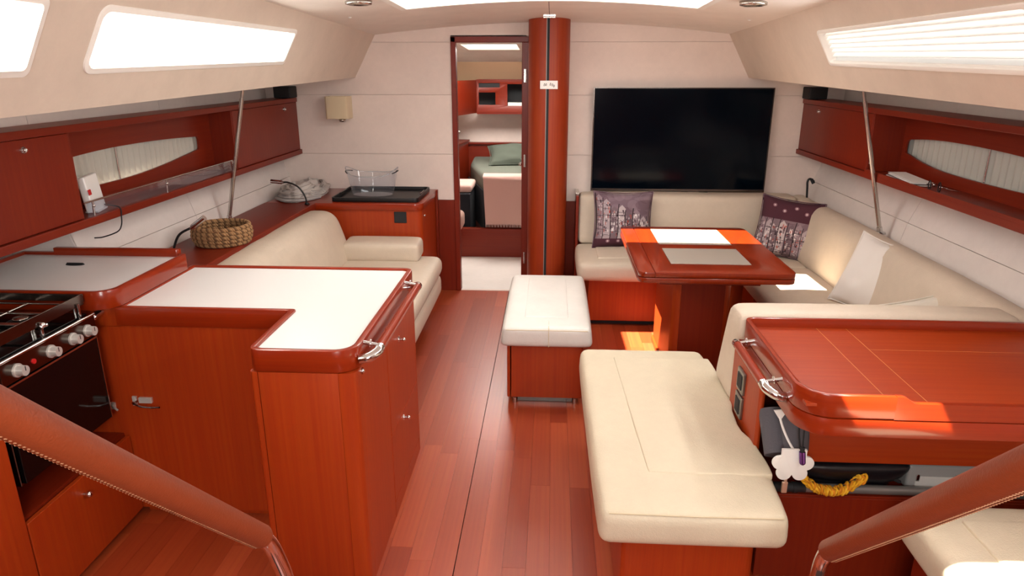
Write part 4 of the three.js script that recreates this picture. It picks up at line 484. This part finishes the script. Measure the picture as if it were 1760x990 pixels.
{ const t = thing('grey_roll', 'dark grey rolled jacket stuffed in the open end of the chart table', 'bundle', [0.77, 0.5, -2.05]); put(t, 'roll', [uvbox(rod([0.752, 0.475, -2.03], [0.752, 0.585, -2.13], 0.042, 0.045, 22)), uvbox(rod([0.80, 0.50, -2.03], [0.81, 0.66, -2.09], 0.045, 0.046, 22))], std({ color: '#55535a', roughness: 0.85, bumpMap: clothTex, bumpScale: 0.001 })); put(t, 'white_edging', [tube([[0.742, 0.618, -2.035], [0.75, 0.585, -2.01], [0.765, 0.55, -1.985], [0.79, 0.51, -1.96]], 0.004), prism([[0.722, 0.635], [0.765, 0.64], [0.745, 0.60]], 'z', -2.035, -2.028)], M.paper); }
{ const t = thing('flower_tag', 'white flower-shaped tag hanging below the corner of the chart table', 'tag', [0.775, 0.5, -1.95]), c = [0.772, 0.492], lobes = [[0.041, 0.12], [0.04, -0.92], [0.04, -2.22], [0.041, 3.02]].map(([q, a]) => [Math.cos(a) * q, Math.sin(a) * q, 0.0235]).concat([[0, 0, 0.036]]), ring = []; for (let i = 0; i < 120; i++) { const a = (i / 120) * Math.PI * 2, dx = Math.cos(a), dy = Math.sin(a); let m = 0; for (const [x, y, q] of lobes) { const b = x * dx + y * dy, e = b * b - x * x - y * y + q * q; if (e > 0) m = Math.max(m, b + Math.sqrt(e)); } if (dy > 0.35) m = Math.min(0.053 / dy, Math.max(m, Math.min(0.053 / dy, 0.038 / Math.max(1e-3, Math.abs(dx))))); ring.push([c[0] + dx * m, c[1] + dy * m]); } put(t, 'petals', prism(ring, 'z', -1.955, -1.945, 0.001), M.paper); put(t, 'cord', tube([[0.79, 0.54, -1.95], [0.785, 0.60, -1.97], [0.79, 0.668, -1.99]], 0.003), M.rubber); put(t, 'charm', [rod([0.757, 0.455, -1.95], [0.757, 0.425, -1.95], 0.005), box(0.747, 0.765, 0.388, 0.428, -1.955, -1.945, 0.003)], std({ color: '#d8b9a0', metalness: 0.6, roughness: 0.3 })); }
{ const t = thing('purple_lighter', 'small purple metal tube hanging in front of the white flower tag', 'tube', [0.795, 0.53, -1.935]), m = std({ color: '#6d3f86', metalness: 0.8, roughness: 0.25 }); put(t, 'barrel', [rod([0.790, 0.545, -1.935], [0.793, 0.512, -1.93], 0.0095, 0.0095, 18), ball(0.793, 0.511, -1.93, 0.0095)], m); put(t, 'clip', [rod([0.79, 0.545, -1.935], [0.79, 0.56, -1.937], 0.007), rod([0.79, 0.56, -1.937], [0.79, 0.668, -1.95], 0.0025)], M.rubber); }
{ const t = thing('navigator_seat', 'cream leather seat cushion partly behind the leather-wrapped handrail', 'seat', [1.4, 0, -1.45]); put(t, 'seat_cushion', soft(1.055, 1.75, 0.325, 0.45, -1.83, -1.05, 0.035, { crown: 0.012, wrinkle: 0.012, seed: 47 }), M.leatherPale); put(t, 'top_panel', soft(1.17, 1.72, 0.44, 0.468, -1.73, -1.1, 0.008, { wrinkle: 0.012, seed: 48 }), M.leatherPale); put(t, 'base', box(1.10, 1.75, 0, 0.33, -1.79, -1.05, 0.004), M.woodDimmed); }

// ================================================================ COMPANIONWAY HANDRAILS
for (const [label, near, low, foot] of [['thick brown leather-wrapped handrail in front of the stove', [-0.623, 1.95, -0.067], [-0.566, 0.789, -1.134], [-0.548, 0, -1.19]], ['thick brown leather-wrapped handrail crossing the cream navigator seat', [0.473, 1.94, -0.023], [0.612, 0.689, -1.284], [0.598, 0, -1.305]]]) {
  const t = thing('stair_handrail', label, 'handrail', foot, 'leather-wrapped rails of the companionway'), a = V(near), b = V(low), d = b.clone().sub(a).normalize(), s = Math.sign(near[0]);
  put(t, 'tube', bent([near, b.clone().addScaledVector(d, 0.045), [foot[0], b.y - 0.15, foot[2]], foot], 0.0165, 0.04, 160, 18), M.chrome);
  put(t, 'leather_wrap', [uvbox(rod(a.clone().addScaledVector(d, -0.05), b, 0.0235, 0.0235, 28)), uvbox(ball(b.x, b.y, b.z, 0.0232))], M.railLeather);
  const dn = new THREE.Vector3(0, -1, 0).addScaledVector(d, d.y).normalize(), side = new THREE.Vector3().crossVectors(d, dn), L = a.distanceTo(b), st = []; for (let q = 0.02; q < L - 0.005; q += 0.0075) { const c = a.clone().addScaledVector(d, q).addScaledVector(dn, 0.0232).addScaledVector(side, -0.004 * s); st.push(rod(c.clone().addScaledVector(side, -0.005).addScaledVector(d, -0.002), c.clone().addScaledVector(side, 0.005).addScaledVector(d, 0.002), 0.0013, 0.0013, 5)); }
  const m = put(t, 'stitching', st, M.stitch); m.userData.kind = 'stuff'; put(t, 'seam', rod(a.clone().addScaledVector(dn, 0.0228).addScaledVector(side, -0.004 * s), b.clone().addScaledVector(dn, 0.0228).addScaledVector(side, -0.004 * s), 0.0022, 0.0022, 6), M.railLeather); const ty = yCeil(near[0], near[2]); put(t, 'ceiling_bracket', [rod([near[0], near[1] + 0.02, near[2] + 0.018], [near[0], ty, near[2] + 0.05], 0.0165), lathe([[0, 0], [0.04, 0], [0.036, -0.008], [0, -0.01]], near[0], ty, near[2] + 0.05)], M.chrome); put(t, 'floor_flange', lathe([[0, 0], [0.04, 0], [0.036, 0.008], [0, 0.01]], ...foot), M.chrome);
}

// ================================================================ SMALL THINGS
{ const x = 1.812, z = -5.0, t = thing('reading_lamp', 'short black hooked lamp standing in the corner behind the cream settees', 'lamp', [x, 0.80, z], 'flexible reading lamps'); put(t, 'flexible_neck', tube([[x + 0.005, 0.79, z], [x, 0.86, z], [x - 0.004, 0.905, z], [x + 0.006, 0.926, z], [x + 0.028, 0.922, z]], 0.0075, false, 40, 10), M.black); put(t, 'lamp_head', [rod([x + 0.02, 0.925, z], [x + 0.036, 0.896, z + 0.01], 0.011, 0.012), ball(x + 0.03, 0.91, z + 0.005, 0.013)], M.rubber); }
{ const t = thing('booklet', 'thin stack of white papers on the dark cabinet shelf', 'book', [1.83, 1.12, -3.66]); for (let k = 0; k < 3; k++) { const g = box(-0.045, 0.045, k * 0.0055, k * 0.0055 + 0.0045, -0.19 + k * 0.006, 0.17, 0.0006); g.rotateY(-0.10 - k * 0.02); g.translate(1.828, 1.122, -3.66); put(t, 'sheet', g, k === 1 ? std({ color: '#6b6462', roughness: 0.8 }) : M.paper); } put(t, 'cover', (() => { const g = box(-0.045, 0.045, 0.0165, 0.018, -0.2, 0.18, 0.0004); g.rotateY(-0.12); g.translate(1.84, 1.122, -3.67); return g; })(), M.paper); }
{ const t = thing('glasses', 'pair of dark glasses lying beside the white papers', 'glasses', [1.82, 1.12, -3.34]), y = 1.135; put(t, 'lens', [plain(new THREE.TorusGeometry(0.022, 0.0025, 8, 24).rotateY(1.3).translate(1.80, y + 0.008, -3.40)), plain(new THREE.TorusGeometry(0.022, 0.0025, 8, 24).rotateY(1.3).translate(1.815, y + 0.008, -3.34))], M.rubber); put(t, 'temple', [tube([[1.80, y + 0.01, -3.425], [1.84, y, -3.42], [1.885, y - 0.008, -3.40]], 0.002), tube([[1.815, y + 0.01, -3.315], [1.85, y, -3.31], [1.895, y - 0.008, -3.32]], 0.002), ball(1.805, y + 0.014, -3.37, 0.006)], M.chrome); }
for (const [label, x, z] of [['round dark-grilled ceiling fitting beside the hatch, over the galley side', -0.93, -3.50], ['round dark-grilled ceiling fitting beside the hatch, over the dinette side', 0.93, -3.55]]) { const y = yCeil(x, z), t = thing('ceiling_light', label, 'light', [x, y, z], 'round ceiling fittings'); put(t, 'ring', lathe([[0.03, 0], [0.065, 0], [0.062, -0.018], [0.045, -0.022], [0.03, -0.012]], x, y, z), M.steel); put(t, 'lens', lathe([[0, -0.008], [0.034, -0.008], [0.034, -0.001], [0, -0.001]], x, y, z), M.darkGlass); }
for (const [px, pz] of [[-1.13, -4.05], [-1.0, -3.35], [1.10, -4.25]]) { const y = yCeil(px, pz), t = thing('ceiling_button', ['white button on the ceiling over the white galley counter, nearest the bulkhead', 'white button on the ceiling over the white galley counter, nearer the deck hatch', 'white button on the ceiling above the printed maroon pillow'][[-1.13, -1.0, 1.10].indexOf(px)], 'button', [px, y, pz], 'snap buttons of the ceiling lining'); put(t, 'cap', lathe([[0, -0.006], [0.007, -0.005], [0.011, 0], [0, 0.001]], px, y, pz, 14), M.white); }

// ================================================================ FORWARD CABIN
{ const t = thing('bed', 'double bed with a sage green sheet in the forward cabin', 'bed', [-0.2, 0, -6.9]), xl = (z) => lerp(-0.60, -0.84, clamp((-6.25 - z) / 0.9, 0, 1)), out = [[-0.60, -6.25, 0.06], [0.75, -6.25, 0.06], [0.95, -7.15], [0.85, -7.75], [-0.87, -7.75], [-0.84, -7.15, 0.15]];
  put(t, 'base', prism(out.map((q) => [q[0] + (q[0] < 0 ? 0.03 : -0.03), q[1] - 0.02, q[2]]), 'y', 0.0, 0.52, 0.002), M.woodDimmed); put(t, 'front_step', box(-1.36, 0.72, 0.0, 0.265, -6.262, -6.19, 0.004, 'x'), M.woodDimmed);
  put(t, 'mattress', prism(out, 'y', 0.52, 0.735, 0.045, 'y'), std({ color: '#62665b', roughness: 0.95, bumpMap: clothTex, bumpScale: 0.001 })); put(t, 'valance', prism([[-0.612, -6.24], [-0.86, -7.12], [-0.85, -7.14], [-0.60, -6.25]], 'y', 0.24, 0.60, 0.002), M.navy); }
{ const nz = noise2(4, 4, 95), mat = std({ color: '#cfa69b', roughness: 0.95, bumpMap: clothTex, bumpScale: 0.002 }), prof = (d, u) => { const w = 0.012 * (nz(u * 0.9, d) - 0.5) + 0.008 * Math.sin(u * 21 + d * 2) * Math.min(1, Math.max(0, d - 0.2)); return d < 0.17 ? [0.743 + w * 0.4, -6.40 + d] : d < 0.21 ? [0.743 - (d - 0.17) * 0.5, -6.225 + (d - 0.17) * 0.4] : [0.723 - (d - 0.21), -6.208 + w]; };
  const t = thing('blanket', 'fringed pink blanket folded over the foot of the bed', 'blanket', [-0.1, 0.3, -6.22]); put(t, 'cloth', uvbox(surf((u, v) => { const q = prof(v * 0.63, u); return [lerp(-0.595, 0.6, u) - 0.03 * (1 - v) * (1 - u), q[0], q[1]]; }, 80, 40)), Object.assign(mat, { side: THREE.DoubleSide })); const f = []; for (let i = 0; i < 90; i++) { const x = lerp(-0.593, 0.6, i / 89); f.push(rod([x, 0.306, -6.206], [x + 0.003 * Math.sin(i * 3.3), 0.278, -6.204], 0.0035, 0.002, 5)); } put(t, 'fringe', f, std({ color: '#dcbfb6', roughness: 0.95 })).userData.kind = 'stuff'; }
pillow('bed_pillow', 'sage green pillow at the head of the bed', 0.66, 0.40, 0.17, 97, cloth({ color: '#4d5349' }), [-0.30, 0.745, -6.98], [-1.2, 0.12, 0]);
{ const t = thing('headboard_shelf', 'dark wooden headboard shelf behind the bed', 'shelf', [-0.2, 0, -7.78]); put(t, 'board', box(-1.2, 1.0, 0.4, 0.865, -7.815, -7.76, 0.004, 'x'), M.woodDimmed); put(t, 'top', box(-1.2, 1.0, 0.865, 0.885, -7.815, -7.73, 0.003, 'x'), M.woodDimmed); }
{ const t = thing('bedside_locker', 'low dark wooden locker along the cabin side beside the bed', 'locker', [-1.0, 0, -6.9]); put(t, 'body', prism([[-0.92, -7.72], [-1.08, -6.6], [-1.30, -6.6], [-1.18, -7.72]], 'y', 0, 0.90, 0.003), M.woodDimmed); put(t, 'top', prism([[-0.905, -7.725], [-1.065, -6.59], [-1.31, -6.59], [-1.18, -7.725]], 'y', 0.90, 0.92, 0.003), M.woodDimmed); }
{ const t = thing('cabin_cabinet', 'dark wooden overhead cabinet with open black niches above the bed', 'cabinet', [-0.2, 1.2, -7.65]), z = -7.5, hole = [[[-0.775, 1.475, 0.004], [-0.555, 1.475, 0.004], [-0.555, 1.52, 0.004], [-0.775, 1.52, 0.004]], [[-0.775, 1.30, 0.004], [-0.60, 1.30, 0.004], [-0.60, 1.425, 0.004], [-0.775, 1.425, 0.004]], [[-0.475, 1.29, 0.004], [-0.20, 1.29, 0.004], [-0.20, 1.51, 0.004], [-0.475, 1.51, 0.004]]];
  put(t, 'face', prism([[-0.80, 1.215], [0.7, 1.215], [0.7, 1.545], [-0.80, 1.545]], 'z', z - 0.02, z, 0.001, 'x', hole), M.woodDimmed); put(t, 'carcass', [box(-0.80, 0.7, 1.205, 1.22, -7.80, z, 0.001), box(-0.80, 0.7, 1.54, 1.555, -7.80, z, 0.001)], M.woodDimmed); put(t, 'niche_lining', box(-0.80, 0.7, 1.22, 1.54, -7.75, -7.735, 0), M.rubber); put(t, 'speaker_panel', box(-0.775, -0.555, 1.475, 1.52, z - 0.04, z - 0.012, 0.002), M.rubber);
  put(t, 'side_door', prism([[-0.80, -7.5], [-0.80, -7.53], [-1.16, -6.5], [-1.13, -6.5]].map((q) => q), 'y', 1.215, 1.55, 0.002), M.woodDimmed); }
{ const t = thing('white_box', 'flat white box lying in the cabinet niche above the bed', 'box', [-0.4, 1.291, -7.55]); put(t, 'carton', box(-0.47, -0.32, 1.291, 1.318, -7.60, -7.50, 0.002), M.paper); put(t, 'lid', box(-0.472, -0.318, 1.316, 1.322, -7.602, -7.498, 0.001), M.white); }
{ const t = thing('cabin_lamp', 'small black stick lamp on the locker in the forward cabin', 'lamp', [-0.93, 0.92, -7.1]); put(t, 'stem', tube([[-0.965, 0.92, -7.1], [-0.965, 1.0, -7.1], [-0.96, 1.045, -7.1], [-0.945, 1.055, -7.1]], 0.009), M.black); put(t, 'lamp_head', ball(-0.94, 1.055, -7.1, 0.016), M.steel); }
{ const t = thing('cabin_socket', 'black socket box on the locker in the forward cabin', 'socket', [-1.0, 0.92, -6.95]); put(t, 'case', box(-1.03, -0.955, 0.921, 0.99, -6.98, -6.94, 0.005), M.black); put(t, 'switch', box(-1.0, -0.985, 0.94, 0.965, -6.941, -6.936, 0.001), M.paper); }
{ const t = thing('padded_stool', 'small pale pink padded seat beside the bed', 'seat', [-0.9, 0, -6.5]); put(t, 'pad', soft(-1.05, -0.735, 0.565, 0.64, -6.75, -6.35, 0.03), std({ color: '#d3ada2', roughness: 0.8 })); put(t, 'base', box(-1.05, -0.745, 0, 0.565, -6.75, -6.30, 0.004), M.navy); }
{ const t = thing('cabin_bolster', 'small round-edged pale pad against the wall inside the cabin door', 'cushion', [-0.72, 0, -5.5]); put(t, 'pad', soft(-0.80, -0.708, 0.42, 0.56, -5.62, -5.40, 0.04), std({ color: '#c9a596', roughness: 0.8 })); put(t, 'bracket', box(-1.0, -0.76, 0.0, 0.42, -5.60, -5.42, 0.004), M.woodDimmed); }

renderer.render(scene, camera);
